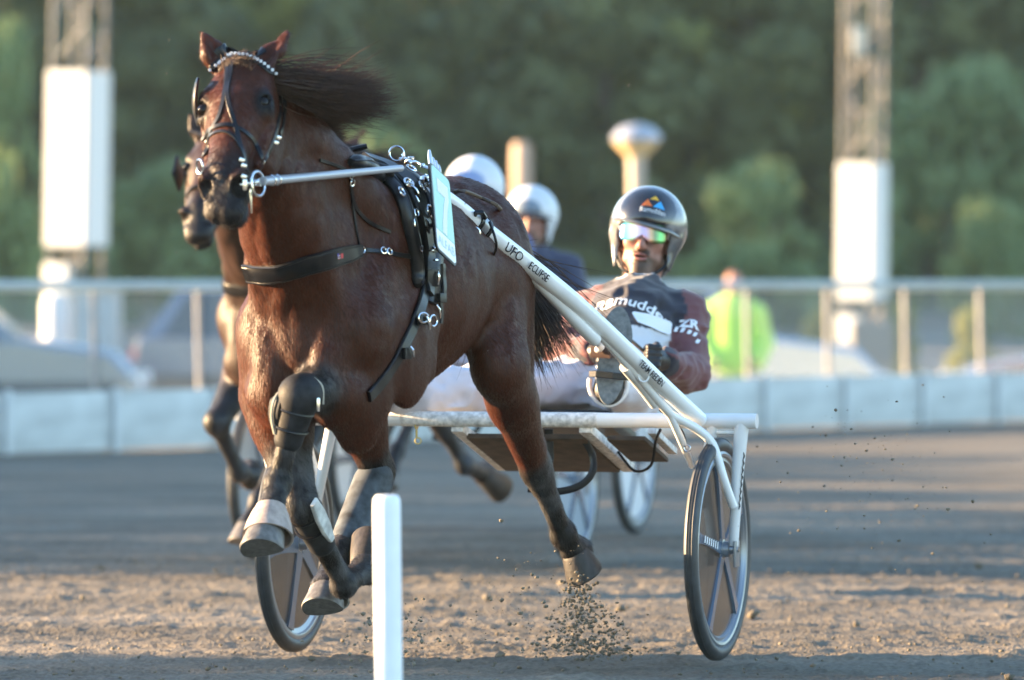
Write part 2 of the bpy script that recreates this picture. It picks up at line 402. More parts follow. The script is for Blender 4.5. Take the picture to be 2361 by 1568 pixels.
    ax = (axis(lo[0], hi[0], coarse, hx, fine), axis(lo[1], hi[1], coarse, hy, fine), axis(lo[2], hi[2], coarse, hz, fine))
    # veins and tendons under thin skin
    for s in (1, -1):
        A.chain([Q(.27, -.070, .088*s), Q(.33, -.085, .078*s), Q(.40, -.075, .066*s)], [.004, .0045, .003], .006)
        A.chain([H(.36, .05*s, 1.16), H(.40, .09*s, 1.06), H(.36, .13*s, .94)], [.006, .007, .005], .010)
        A.chain([H(-.10, .262*s, 1.02), H(-.30, .272*s, .99), H(-.50, .25*s, 1.02)], [.005, .006, .004], .010)
    def skin_relief(V, ax_):
        X, Y, Z = np.meshgrid(*ax_, indexing='ij'); m = np.abs(V) < .022; p = np.stack([X[m], Y[m], Z[m]], 1)
        a = np.abs(vnoise(p, (13, 13, 8), 41)-.5)*2; b = np.abs(vnoise(p, (27, 27, 15), 43)-.5)*2; low = np.clip((p[:, 2]-.75)/.3, .25, 1)
        V[m] += ((.5-a)*.011*low+(.5-b)*.0035*low).astype(np.float32); return V
    v, f = A.mesh(ax, extra=skin_relief); v = smooth_mesh(v, f, 1)
    col = paint(v, BAY, [([cprim(Q(.43, -.03, 0), Q(.52, -.05, 0), .07, .085)], MUZZ, .012, .07)] +
                [([eprim(Q(.197, .004, .092*s), (.034, .028, .022), hb)], DARK, .012, .03) for s in (1, -1)] +
                [([p], DARK, .02, .05) for p in blk] + [([cprim(Q(.494, .0, .056*s), Q(.494, .0, .056*s)+(Nh*.5+Sh*s*.4+Ah*.4)*.02, .022, .022)], (.012, .009, .010), 0, .012) for s in (1, -1)])
    mot = vnoise(v, (7, 7, 5), 3)[:, None]*.5+vnoise(v, (19, 19, 13), 5)[:, None]*.3; col = col*(.78+.5*mot)
    low = np.zeros(len(v))
    for p in blk: low = np.maximum(low, np.clip((.035-Field.dist(p, v[:, 0], v[:, 1], v[:, 2]))/.04+.3, 0, 1))
    dust = (low*np.clip(vnoise(v, (22, 22, 12), 31)*.7+vnoise(v, (70, 70, 50), 33)*.5-.38, 0, 1)*1.1)[:, None]; dust = np.clip(dust, 0, .55); col = col*(1-dust)+np.array([.105, .10, .10])*dust
    me = mesh_from("horse_body", v, f); set_col(me, col)
    make_horse.col = col; return me, Q, hb, (v, f)
def short_coat(vf, col, parent, n, seed=2):
    """short flat hairs lying down and back over the skin"""
    v, f = vf; rg = np.random.default_rng(seed); A_, B_, C_ = v[f[:, 0]], v[f[:, 1]], v[f[:, 2]]; fn = np.cross(C_-A_, v[f[:, 3]]-B_); ar = np.linalg.norm(fn, axis=1); fn = fn/(ar[:, None]+1e-12)
    if fn[np.argmax(v[f[:, 0], 2])][2] < 0: fn = -fn
    k = rg.choice(len(f), n, p=ar/ar.sum()); u, w = rg.random((n, 1)), rg.random((n, 1)); p = (A_[k]*(1-u)+B_[k]*u)*(1-w)+(v[f[k, 3]]*(1-u)+C_[k]*u)*w; N_ = fn[k]
    g = np.array(-HF*.55-HU*.85)[None, :]+rg.normal(0, .22, (n, 3)); g = g-N_*(g*N_).sum(1)[:, None]; g /= np.linalg.norm(g, axis=1)[:, None]; s = np.cross(N_, g); L_ = .008+.009*rg.random((n, 1)); W_ = .0007+.0005*rg.random((n, 1)); q0 = p+N_*.0004; q1 = p+g*L_+N_*(.0012+.0022*rg.random((n, 1)))
    vv = np.stack([q0-s*W_, q0+s*W_, q1+s*W_*.4, q1-s*W_*.4], 1).reshape(-1, 3); me = mesh_from('short_coat', vv, np.arange(n*4).reshape(-1, 4), smooth=False); c = np.repeat(col[f[k, 0]]*(.65+.9*rg.random((n, 1))), 4, axis=0); set_col(me, c)
    o = link('short_coat', me, M_fur, parent); o['kind'] = 'stuff'
def frame(a, l):
    a = nrm(a); l = nrm(l-a*l.dot(a)); return [a, l, np.cross(a, l)]
POSE['earL'] = P(669, 63, 15.93); POSE['earR'] = P(459, 64, 15.90)

M_coat = mat("bay_coat", attr=True, rough=.50, coat=.0, sheen=.05, spec=.34, noise=(34, .32, (1, 1, .3)), bump=(170, .7, .003, (1, 1, .28)))
_b = M_coat.node_tree.nodes["Principled BSDF"]; _b.inputs['Sheen Roughness'].default_value = .4; _b.inputs['Sheen Tint'].default_value = (.9, .55, .35, 1); _b.inputs['Coat Roughness'].default_value = .35
M_fur = mat("bay_hair", attr=True, rough=.5, spec=.2); M_hair = mat("dark_hair", (.045, .019, .0095), rough=.5, noise=(40, .5)); M_hoof = mat("hoof_horn", (.13, .12, .11), rough=.5, noise=(60, .4, (1, 1, .3)), bump=(80, .5, .003))
M_hoof_dark = mat('dark_hoof', (.030, .025, .022), rough=.6, noise=(50, .5, (1, 1, .3)), bump=(80, .5, .003)); M_eye = mat("eye_dark", (.006, .003, .002), rough=.07, spec=.25)
M_leather = mat("black_leather", (.006, .006, .008), rough=.38, noise=(60, .4), bump=(250, .35, .0015)); M_leather.node_tree.nodes["Principled BSDF"].inputs['Coat Weight'].default_value = .15
M_leather.node_tree.nodes['Principled BSDF'].inputs['Specular IOR Level'].default_value = .28
M_chrome = mat("polished_steel", (.75, .74, .72), rough=.16, metal=1.0)
def hair(name, roots, dirs, length, mat_, parent, n, wid=.0016, segs=9, droop=.0, curl=.02, seed=1, taper=1.0):
    """tapered strands; roots(k)->point, dirs(k)->list of direction waypoints"""
    rg = np.random.default_rng(seed); V = []; Fc = []; base = 0
    for i in range(n):
        if i % 14 == 0: g0 = np.random.default_rng(seed*1000+i); hair.clump = g0; hair.cl = g0.normal(0, 1, 3); hair.ph = g0.random()*6
        p, d, Ln = roots(rg), dirs, length(rg); pts = d(p, Ln, rg, segs); pts = np.array(pts)
        w = wid*(.6+.8*rg.random()); m = len(pts)
        t = np.gradient(pts, axis=0); t /= np.linalg.norm(t, axis=1)[:, None]+1e-9
        a = np.cross(t, [0.2, 1, .1]); a /= np.linalg.norm(a, axis=1)[:, None]+1e-9; b = np.cross(t, a)
        ws = w*np.clip(1.15-np.linspace(0, 1, m)**2*taper, .12, 1)[:, None]
        rings = np.stack([pts+a*ws, pts-a*ws*.5+b*ws*.8, pts-a*ws*.5-b*ws*.8], 1).reshape(-1, 3)
        V.append(rings); q = np.arange(m-1)[:, None]*3+np.arange(3)[None, :]; q2 = np.arange(m-1)[:, None]*3+(np.arange(3)[None, :]+1) % 3
        Fc.append(np.stack([q, q2, q2+3, q+3], -1).reshape(-1, 4)+base); base += m*3
    me = mesh_from(name, np.concatenate(V), np.concatenate(Fc)); return link(name, me, mat_, parent)
def hoof_mb(co, so_, toe, rt=.047, rb=.066, cut=.10, toeflare=1.0):
    """hoof from the coronet centre co down to the sole; toe = direction the toe points"""
    z = nrm(so_-co); x = nrm(np.array(toe)-z*np.dot(toe, z)); y = np.cross(z, x); h = np.linalg.norm(so_-co)
    v = []; f = []; n = 28; lv = [(0, rt*.9, 0), (.04, rt, .0), (.12, rt*1.02, .003), (.95, rb, .018), (1, rb*.97, .018)]
    for (t, r, sh) in lv:
        for k in range(n):
            a = 2*math.pi*k/n; rr = r*(1+.10*math.cos(a)) if math.cos(a) > 0 else r*(1-.10*abs(math.cos(a)))
            hh = t*h*(1-.22*(math.cos(a) < 0)*abs(math.cos(a)))
            v.append(co+z*hh+x*(rr*math.cos(a)+sh)+y*rr*math.sin(a)*.95)
    for i in range(len(lv)-1):
        for k in range(n): f.append((i*n+k, i*n+(k+1) % n, (i+1)*n+(k+1) % n, (i+1)*n+k))
    m = MB(); f.append(tuple(k for k in range(n))); f.append(tuple((len(lv)-1)*n+k for k in range(n-1, -1, -1))); m.add(v, f); return m
def horse_extras(root, pose, Q, hb, mane=True, nm=2600, seed=3):
    Ah, Nh, Sh = hb
    for nm_ in ('LF', 'RF', 'LH', 'RH'):
        L = pose[nm_]; co, so_ = L['co'], L['so']; toe = L.get('toe', HF*.8-HU*.2)
        hoof_mb(co+nrm(so_-co)*.0, so_, toe).build('hoof', M_hoof_dark if nm_ in ('RF', 'LH') else M_hoof, root)
    for s in (1, -1):
        m = MB(); m.lathe([(.0001, -.021)]+[(.021*math.cos(a), .021*math.sin(a)) for a in np.linspace(-1.4, 1.4, 9)]+[(.0001, .021)], Matrix.Translation(Vector(Q(.198, .004, .084*s))), 16); m.build('eye', M_eye, root)
    def r_m(rg):
        t = rg.random()**1.15; a = np.array(Q(.02, -.03, .01)); b = H(.52, .0, 1.80); c = H(.20, .0, 1.62)
        p = (a*(1-t)**2+2*b*t*(1-t)+c*t*t); r_m.t = t; return p+Sh*rg.normal(0, .012)+HU*rg.normal(-.02, .012)
    def d_m(p, Ln, rg, segs):
        # streams to the horse's left and back in a wave; hair low on the neck is short
        t_ = r_m.t; Ln = Ln*(1.35 if t_ < .42 else max(.34, 1.35-2.7*(t_-.42))); k = rg.random()
        out = [p]; v = nrm(HLt*1.0-HF*.5+HU*(.04-.30*k+.2*t_)+rg.normal(0, .10, 3)); w = nrm(HLt*1.0-HF*.6+HU*(-.30-.25*k+.25*t_)+rg.normal(0, .07, 3)); u2 = nrm(HLt*1.0-HF*.4+HU*(.25-.2*k)+rg.normal(0, .16, 3))
        cl = rg.normal(0, .02, 3)+hair.cl*.10; ph = hair.ph; v = nrm(v+hair.cl*.07); u2 = nrm(u2+hair.cl*.20)
        for i in range(segs):
            t = i/segs; dr = v*(1-t)**2+w*2*t*(1-t)+u2*t*t; dr = nrm(dr+cl*math.sin(ph+5*t)*1.4); out.append(out[-1]+dr*Ln/segs)
        return out
    def l_m(rg): return .08+.20*rg.random()**.75
    if mane: hair('mane', r_m, d_m, l_m, M_hair, root, int(nm*1.5), wid=.0014, seed=seed)
    def r_f(rg): return Q(.035+.05*rg.random(), .022, rg.normal(0, .020))
    def d_f(p, Ln, rg, segs):
        out = [p]; v = nrm(Nh*.6-Ah*.5+Sh*rg.normal(.35, .5)); w = nrm(Sh*rg.normal(.5, .5)+Ah*rg.normal(.1, .5)+Nh*.1)
        for i in range(segs):
            t = i/segs; out.append(out[-1]+nrm(v*(1-t)+w*t)*Ln/segs)
        return out
    hair('forelock', r_f, d_f, lambda rg: .016+.026*rg.random(), M_hair, root, 300, wid=.0012, seed=seed+1)
    def r_t(rg): return H(-1.02, rg.normal(-.01, .02), 1.30+rg.normal(0, .025))
    def d_t(p, Ln, rg, segs):
        out = [p]; k = rg.random(); v = nrm(-HF*.9+HLt*(.15+.1*k)+HU*.12+rg.normal(0, .12, 3)); w = nrm(-HF*(.30)+HLt*(.05+.3*k)-HU*1.0+rg.normal(0, .20, 3))
        cl = rg.normal(0, .07, 3)+hair.cl*.15; ph = hair.ph+rg.normal(0, .4); w = nrm(w+hair.cl*.16)
        if k > .96: v = nrm(-HF*.8+HLt*.5+HU*.0+rg.normal(0, .10, 3)); w = nrm(-HF*.7+HLt*.5-HU*.5+rg.normal(0, .25, 3)); Ln *= .62
        for i in range(segs+4):
            t = min(1, i/segs*1.7); out.append(out[-1]+nrm(v*(1-t)+w*t+cl*math.sin(ph+7*t))*Ln/(segs+4))
        return out
    hair('tail', r_t, d_t, lambda rg: .26+.26*rg.random(), M_hair, root, int(nm*1.3), wid=.0020, seed=seed+2)
race_horse = empty('race_horse', HO, 0, 'glossy bay trotter with dark flowing mane racing nearest the camera', 'horse')
_me, hQ, hhb, horse_vf = make_horse(POSE)
link('body', _me, M_coat, race_horse)
horse_extras(race_horse, POSE, hQ, hhb)
short_coat(horse_vf, make_horse.col, race_horse, 190000)
# ------------------------------------------------------------------ straps that lie on a body
class Skin:
    def __init__(s, v, f): s.t = BVHTree.FromPolygons([Vector(map(float, p)) for p in v], [tuple(map(int, q)) for q in f])
    def hit(s, px, py, d0=10.0):
        o = P(px, py, d0); far = P(px, py, 30); dr = Vector(far-o).normalized()
        r = s.t.ray_cast(Vector(o), dr); return (np.array(r[0]), np.array(r[1])) if r[0] is not None else (None, None)
    def near(s, p): r = s.t.find_nearest(Vector(map(float, p))); return np.array(r[0]), np.array(r[1])
def cat(pts, k):
    a, _ = spline([Vector(map(float, p)) for p in pts], [0]*len(pts), k); return [np.array(q) for q in a]
def sweep(m, C, N_, w, th, mi=0, edge=.35):
    """rectangular strap along C with surface normals N_"""
    C = [np.array(c, float) for c in C]; n = len(C); rings = []; ws = w if hasattr(w, '__len__') else [w]*n
    if len(ws) != n: ws = np.interp(np.linspace(0, 1, n), np.linspace(0, 1, len(ws)), ws)
    for i in range(n):
        t = nrm(C[min(i+1, n-1)]-C[max(i-1, 0)]); nn = nrm(N_[i]-t*np.dot(N_[i], t)); s = np.cross(t, nn); h = ws[i]/2
        rings.append([C[i]-s*h-nn*th*.5, C[i]-s*h+nn*th*.2, C[i]-s*h*.8+nn*th*.5, C[i]+s*h*.8+nn*th*.5, C[i]+s*h+nn*th*.2, C[i]+s*h-nn*th*.5])
    v = [p for r in rings for p in r]; f = [tuple(range(5, -1, -1)), tuple((n-1)*6+k for k in range(6))]
    for i in range(n-1):
        for k in range(6): f.append((i*6+k, i*6+(k+1) % 6, (i+1)*6+(k+1) % 6, (i+1)*6+k))
    m.add(v, f, mi)
def sweep_round(m, C, N_, w, th, n=12):
    ws = np.interp(np.linspace(0, 1, len(C)), np.linspace(0, 1, len(w)), w); v = []; f = []; L_ = len(C)
    for i in range(L_):
        t = nrm(C[min(i+1, L_-1)]-C[max(i-1, 0)]); nn = nrm(N_[i]-t*np.dot(N_[i], t)); s = np.cross(t, nn); e = min(1, .45+.55*min(i, L_-1-i)/2)
        v += [C[i]+s*ws[i]/2*e*math.cos(2*math.pi*k/n)+nn*th*.5*e*math.sin(2*math.pi*k/n) for k in range(n)]
    for i in range(L_-1):
        for k in range(n): f.append((i*n+k, i*n+(k+1) % n, (i+1)*n+(k+1) % n, (i+1)*n+k))
    f += [tuple(range(n-1, -1, -1)), tuple((L_-1)*n+k for k in range(n))]; m.add(v, f)
def strap_px(skin, px, w, th=.004, off=.002, k=6, depth=None):
    """strap laid on the body where the listed picture points meet it"""
    pp = cat([(a, b, 0) for a, b in px], k); C = []; N_ = []
    for q in pp:
        h, n = skin.hit(q[0], q[1])
        if h is None or (C and np.linalg.norm(h-C[-1]) > .22):
            if not C: continue
            h, n = skin.near(P(q[0], q[1], C[-1][1])); 
        C.append(h); N_.append(n)
    C = np.array(C); N_ = np.array(N_)
    for _ in range(3):
        C[1:-1] = C[1:-1]*.4+(C[:-2]+C[2:])*.3; N_[1:-1] = N_[1:-1]*.3+(N_[:-2]+N_[2:])*.35
    C2 = []
    for c, n in zip(C, N_):
        n = nrm(n); q, nn = skin.near(c); 
        dd = np.dot(c-q, n); C2.append(c+n*max(0, off+th*.5-dd) if dd < off+th*.5 else c)
    m = MB(); sweep(m, C2, N_, w, th); return m, C2, N_
def text_geo(txt, size=1.0, bold=0.0):
    cu = bpy.data.curves.new("lettering", 'FONT'); cu.body = txt; cu.size = size; cu.offset = bold; cu.align_x = 'CENTER'; cu.align_y = 'CENTER'; cu.resolution_u = 3
    ob = bpy.data.objects.new("lettering", cu); COL.objects.link(ob); dg = bpy.context.evaluated_depsgraph_get(); dg.update()
    me = bpy.data.meshes.new_from_object(ob.evaluated_get(dg)); v = np.array([tuple(q.co) for q in me.vertices]) if len(me.vertices) else np.zeros((0, 3)); f = [tuple(p.vertices) for p in me.polygons]
    bpy.data.objects.remove(ob); bpy.data.curves.remove(cu); bpy.data.meshes.remove(me); return v, f
def lay_text(name, txt, size, fn, mat_, parent, sx=1.0, bold=0.0):
    v, f = text_geo(txt, size, bold); pts = [fn(p[0]*sx, p[1]) for p in v]; m = MB(); m.add(pts, f); return m.build(name, mat_, parent, smooth=False)

skin = Skin(*horse_vf)
M_white_steel = mat("white_painted_tube", (.78, .78, .77), rough=.28, coat=.3, noise=(9, .06), bump=(300, .1, .0005))
M_bonemetal = mat("grey_pole", (.42, .43, .46), rough=.32, metal=.3); M_brass = mat("yellow_trim", (.55, .42, .12), rough=.4)
M_print_white = mat("white_print", (.8, .8, .8), rough=.5); M_print_dark = mat("dark_print", (.02, .02, .025), rough=.5)
M_mint = mat("mint_plate", (.25, .55, .42), rough=.3, coat=.3); M_paleblue = mat("pale_blue_print", (.42, .58, .66), rough=.4)
M_red = mat("red_print", (.5, .02, .02), rough=.5); M_blue = mat("blue_print", (.03, .06, .4), rough=.5)
M_boot = mat("black_boot_leather", (.016, .016, .018), rough=.6, spec=.25, noise=(28, .8), bump=(220, .4, .001)); M_boot_grey = mat("dusty_grey_boot", (.052, .062, .072), rough=.7, noise=(22, .75), bump=(200, .4, .001))
M_rubber_bell = mat("dusty_bell_rubber", (.38, .30, .25), rough=.55, noise=(40, .3, (1, 1, .6)), bump=(90, .5, .001)); M_bell_white = mat("pale_bell_rubber", (.55, .55, .52), rough=.55, noise=(22, .45))
# bridle
br = empty('bridle', POSE['poll'], 0, 'black leather bridle with studded white browband on the leading horse', 'bridle')
def S_(name, px, w, mat_=M_leather, par=br, th=.004, off=.0015, k=6, label=None):
    m, C, N_ = strap_px(skin, px, w, th, off, k); o = m.build(name, mat_, par)
    if label: o['label'] = label
    return o, C, N_
_, C, N_ = S_('browband', [(478, 176), (495, 152), (520, 136), (545, 131), (575, 137), (605, 152), (632, 176)], .022)
m = MB()
Cs = cat(C, 2)
for i in range(1, len(Cs)-1, 3):
    q, n = skin.near(Cs[i]); m.box(Cs[i]+nrm(n)*.007, (.0085, .0085, .0085), bev=.003)
m.build('stud', M_print_white, br)['kind'] = 'stuff'
S_('crownpiece', [(500, 128), (520, 112), (548, 106), (580, 112), (605, 126)], .03)
S_('face_strap', [(523, 140), (524, 175), (517, 225), (505, 270), (488, 300), (478, 345), (466, 365)], .014)
S_('face_strap', [(536, 142), (530, 175), (524, 210), (530, 250), (542, 290), (551, 330), (562, 365), (568, 398)], .014)
S_('noseband', [(462, 352), (470, 318), (492, 296), (522, 288), (556, 300), (585, 325), (600, 355), (602, 375)], .013)
S_('noseband', [(474, 330), (490, 310), (515, 304), (538, 315), (552, 340)], .010)
S_('cheek_strap', [(634, 178), (640, 200), (645, 240), (640, 280), (632, 315), (618, 350), (603, 375), (592, 400)], .018)
S_('cheek_strap', [(470, 180), (455, 215), (452, 260), (455, 310), (457, 350), (462, 388)], .014)
S_('throat_lash', [(640, 180), (653, 225), (655, 270), (643, 310)], .014)
def pt(px, py, d): return P(px, py, d)
hd = lambda px, py: skin.hit(px, py)[0]
bit = hd(566, 424); bd = bit[1]
m = MB(); m.ring(P(594, 424, bd-.01), .034, .0042, (.9, -.5, .1), 24, 8); m.build('bit_ring', M_chrome, br)
m = MB(); m.ring(P(461, 385, bd+.0), .020, .0035, (.9, .5, .1), 20, 8); m.build('bit_ring', M_chrome, br)
m = MB(); m.tube([P(556, 426, bd-.005), P(600, 420, bd-.02)], .011, 12); m.box(P(565, 426, bd-.012), (.012, .03, .034), bev=.004); m.build('bit_shank', M_chrome, br)
m = MB(); m.tube([P(577, 436, bd-.012), P(578, 465, bd-.012), P(579, 492, bd-.010)], [.004, .004, .0025], 8); m.build('bit_shank', M_chrome, br)
for px, py in ((559, 388), (561, 402), (553, 372), (640, 190), (645, 212), (636, 318), (630, 330), (455, 372), (458, 395), (603, 372)):
    q, n = skin.hit(px, py)
    if q is None: continue
    m = MB(); m.box(q+nrm(n)*.008, (.016, .008, .012), Matrix.Rotation(.4, 3, 'Y'), bev=.003); m.build('buckle', M_chrome, br)
# right blinker, a curved leather cup standing out from the cheek
bl = MB(); c0 = P(450, 235, hd(470, 240)[1]+.03)
V = []; n = 9
for i in range(n):
    for j in range(n):
        a = (i/(n-1)-.5)*1.5; b = (j/(n-1)-.5); V.append(c0+np.array([-.026*math.cos(a*1.3)*math.cos(b*2.2)+.016, -.055*math.sin(a)*math.sqrt(1-(b*1.7)**2), -b*.135]))
F_ = [(i*n+j, i*n+j+1, (i+1)*n+j+1, (i+1)*n+j) for i in range(n-1) for j in range(n-1)]
bl.add(V, F_); o = bl.build('blinker', M_leather, br); md = o.modifiers.new('thick', 'SOLIDIFY'); md.thickness = .0022
# head pole
m = MB(); pa, pb = P(606, 418, bd+.0), P(925, 388, 16.42); m.tube([pa, pa*.5+pb*.5, pb], [.0125, .0115, .0095], 14); o = m.build('steering_pole', M_bonemetal); tag(o, 'thin grey head pole running from the bit to the saddle rings', 'head pole')
o2 = MB()
for t in (.06, .095): o2.ring(pa*(1-t)+pb*t, .0135, .003, pb-pa, 16, 6)
o2.build('clamp_ring', M_chrome, o)
# breast collar
bc = empty('breast_collar', H(.35, 0, 1.2), 0, 'broad black padded breast strap across the bay horse with a small flag badge', 'harness strap')
_, C, N_ = S_('breast_band', [(541, 592), (548, 614), (570, 628), (620, 630), (680, 616), (740, 600), (800, 586), (826, 578)], [.052, .056, .058, .056, .05, .04, .026], par=bc, th=.014, off=.001)
for sgn in (1, -1):
    m = MB(); e = []
    for i in range(len(C)):
        t = nrm(C[min(i+1, len(C)-1)]-C[max(i-1, 0)]); s_ = np.cross(t, nrm(N_[i])); wv = np.interp(i/(len(C)-1), np.linspace(0, 1, 7), [.052, .056, .058, .056, .05, .04, .026])
        e.append(C[i]+s_*wv*.5*sgn+nrm(N_[i])*.004)
    m.tube(e, .004, 6); m.build('piping', M_leather, bc)
def lay(skin_, px0, py0, dirpx, lift):
    """map small flat print (metres) onto the body round a picture point"""
    c, n = skin_.hit(px0, py0); c2, _ = skin_.hit(px0+dirpx[0], py0+dirpx[1]); x = nrm(c2-c); x = nrm(x-n*np.dot(x, n)); y = np.cross(n, x); y = y if y[2] > 0 else -y
    return lambda u, v: c+x*u+y*v+n*lift
fb = lay(skin, 772, 592, (10, -2), .0175)
m = MB()
for i in range(5): m.add([fb(-.016, -.007+i*.003), fb(.0, -.007+i*.003), fb(.0, -.0055+i*.003), fb(-.016, -.0055+i*.003)], [(0, 1, 2, 3)], 0 if i % 2 else 1)
m.add([fb(-.016, .001), fb(-.008, .001), fb(-.008, .0095), fb(-.016, .0095)], [(0, 1, 2, 3)], 2); m.add([fb(.004, -.006), fb(.018, -.006), fb(.018, .008), fb(.004, .008)], [(0, 1, 2, 3)], 1)
m.build('badge', [M_print_white, M_red, M_blue], bc, smooth=False)
S_('side_strap', [(828, 576), (870, 580), (915, 588), (962, 594)], .014, par=bc, th=.006)
S_('side_strap', [(828, 576), (820, 540), (812, 480), (808, 430), (800, 398), (770, 380), (735, 370)], .010, par=bc, th=.005)
_, C, N_ = S_('loose_strap', [(806, 425), (812, 465), (830, 496), (860, 518), (896, 535)], .011, par=bc, th=.004, off=.004)
for px, py in ((830, 577), (880, 580), (893, 582), (962, 594), (806, 420), (803, 404)):
    q, n = skin.hit(px, py); m = MB(); m.ring(q+nrm(n)*.010, .009, .0028, n, 14, 6); m.build('buckle', M_chrome, bc)
# saddle and girth
sd = empty('harness_saddle', H(-.2, 0, 1.5), 0, 'black padded harness saddle with girth and many steel rings on the bay horse', 'harness')
_m, _C, _N = strap_px(skin, [(800, 374), (850, 386), (897, 425), (928, 485), (944, 550), (952, 605), (956, 662)], .05, .02, .0, 8)
m = MB(); sweep_round(m, _C, _N, [.04, .054, .060, .060, .056, .052, .046], .044); m.build('saddle_pad', M_leather, sd)
m = MB(); sweep_round(m, [c+n*.012 for c, n in zip(_C, _N)], _N, [.012]*2, .024); m.build('seam', M_leather, sd)
S_('saddle_band', [(835, 372), (890, 392), (938, 430), (962, 490), (974, 555), (982, 620), (978, 680)], [.03, .06, .07, .07, .06, .04, .035], par=sd, th=.022, off=.004, k=8)
S_('saddle_band', [(925, 398), (975, 430), (1000, 490), (1005, 560), (1000, 640), (990, 700)], .05, par=sd, th=.012, off=.004, k=8)
S_('girth', [(985, 600), (978, 660), (962, 720), (935, 785), (905, 840), (872, 888), (846, 914)], [.04, .042, .036, .034, .034, .036], par=sd, th=.012, k=8)
S_('girth', [(1008, 610), (1012, 665), (1008, 690)], .022, par=sd, th=.010, off=.012)
S_('loose_strap', [(1006, 690), (1009, 720), (1008, 746)], .016, par=sd, th=.006, off=.010)
for px, py, w, h in ((985, 640, 34, 40), (1004, 688, 26, 22), (960, 740, 26, 20), (925, 815, 22, 26), (984, 575, 20, 22)):
    q, n = skin.hit(px, py); R = Matrix((nrm(np.cross([0, 0, 1], n)), nrm(np.cross(n, np.cross([0, 0, 1], n))), nrm(n))).transposed()
    m = MB(); m.box(q+nrm(n)*.022, (w/775, h/775, .014), R, bev=.004); m.build('keeper', M_leather, sd)
def on(px, py, lift):
    q, n = skin.hit(px, py)
    if q is None: q, n = skin.near(P(px, py, 17.6))
    return q+nrm(n)*lift, nrm(n)
for px, py, r, sq in ((900, 384, .022, 1), (938, 408, .015, .9), (930, 438, .016, .9), (908, 456, .014, .8), (955, 440, .012, 1), (968, 492, .017, 1.25), (975, 740, .016, 1.6), (957, 735, .014, 1.5)):
    c, n = on(px, py, .032); m = MB(); m.ring(c if py > 390 else c+np.array([0, 0, .012]), r, .0036, n if py > 390 else (.2, -1, .1), 20, 6, sq=sq); m.build('ring', M_chrome, sd)
for px, py in ((952, 436), (963, 444), (972, 450)):
    c, n = on(px, py, .046); m = MB(); m.lathe([(.0005, -.012), (.010, -.009), (.014, 0), (.010, .009), (.0005, .012)], Matrix.Translation(Vector(c)), 14); m.build('ball_stud', M_chrome, sd)
rg = random.Random(5)
for px, py, a in ((925, 392, .3), (945, 398, .2), (960, 404, -.2), (972, 410, .5), (940, 455, 1.2), (975, 470, 1.1), (960, 520, 1.3), (990, 640, 1.5), (984, 575, 0), (965, 745, 1.2), (984, 722, 1), (930, 810, 1.1), (986, 478, 1.2), (975, 500, 1.2)):
    q, n = skin.hit(px, py)
    if q is None: continue
    x = np.cross([0, 0, 1], n); x = nrm(x); y = np.cross(n, x); d_ = x*math.cos(a)-y*math.sin(a); c = q+nrm(n)*.034; ln = .016+.008*rg.random()
    m = MB(); m.tube([c-d_*ln, c-d_*ln*.3+n*.004, c+d_*ln*.4+n*.003, c+d_*ln], [.003, .0055, .004, .003], 8); m.build('snap_hook', M_chrome, sd)
c, n = on(790, 350, .03); m = MB(); m.tube([P(785, 352, 16.5), P(800, 348, 16.5)], .012, 10); m.build('ring', M_chrome, sd)
m = MB(); m.tube([P(798, 348, 16.5), P(822, 343, 16.5), P(846, 337, 16.5)], [.009, .010, .008], 8); m.build('loose_strap', M_leather, sd)
m = MB(); m.tube([P(815, 378, 16.48), P(860, 386, 16.48), P(905, 400, 16.5)], [.015, .02, .02], 10); m.build('back_pad', M_leather, sd)
for i in range(26):
    px, py = rg.choice(((rg.uniform(905, 990), rg.uniform(388, 420)), (rg.uniform(925, 992), rg.uniform(420, 520)), (rg.uniform(945, 990), rg.uniform(560, 690))))
    q, n = skin.hit(px, py)
    if q is None: continue
    x = nrm(np.cross([0, 0, 1], n)); y = np.cross(n, x); a = rg.uniform(-1.6, 1.6); d_ = x*math.cos(a)-y*math.sin(a); c = q+nrm(n)*rg.uniform(.030, .042); ln = rg.uniform(.007, .018)
    m = MB()
    if i % 3 == 0: m.ring(c, ln*.7, .0024, n, 14, 6, sq=rg.uniform(.7, 1.3)); nm_ = 'ring'
    elif i % 3 == 1: m.tube([c-d_*ln, c, c+d_*ln], [.0025, .0045, .0025], 8); nm_ = 'rivet'
    else: m.box(c, (ln*1.5, .005, ln), Matrix((tuple(x), tuple(y), tuple(nrm(n)))).transposed(), bev=.002); nm_ = 'buckle'
    m.build(nm_, M_chrome, sd)
# number plate
np_ = empty('number_plate', P(1022, 497, 16.55), 0, 'mint green number plate with a white seven standing beside the saddle', 'number plate')
u_ = nrm([.052, .115, -.050]); v_ = nrm(-np.array([.015, -.138, -.245])); v_ = nrm(v_-u_*v_.dot(u_)); n_ = np.cross(u_, v_); n_ = n_ if n_[1] < 0 else -n_
pc = P(1021, 494, 16.50)
def plate(a, b, lift=0): return pc+u_*a+v_*b+n_*lift
def rrect(x0, y0, x1, y1, r, k=5):
    o = []
    for cx, cy, a0 in ((x1-r, y1-r, 0), (x0+r, y1-r, 90), (x0+r, y0+r, 180), (x1-r, y0+r, 270)):
        for i in range(k+1): a = math.radians(a0+90*i/k); o.append((cx+r*math.cos(a), cy+r*math.sin(a)))
    return o
def slab(m, o, z0, z1, fn, mi=0):
    n = len(o); m.add([fn(a, b, z0) for a, b in o]+[fn(a, b, z1) for a, b in o], [tuple(range(n-1, -1, -1)), tuple(range(n, 2*n))]+[(i, (i+1) % n, n+(i+1) % n, n+i) for i in range(n)], mi)
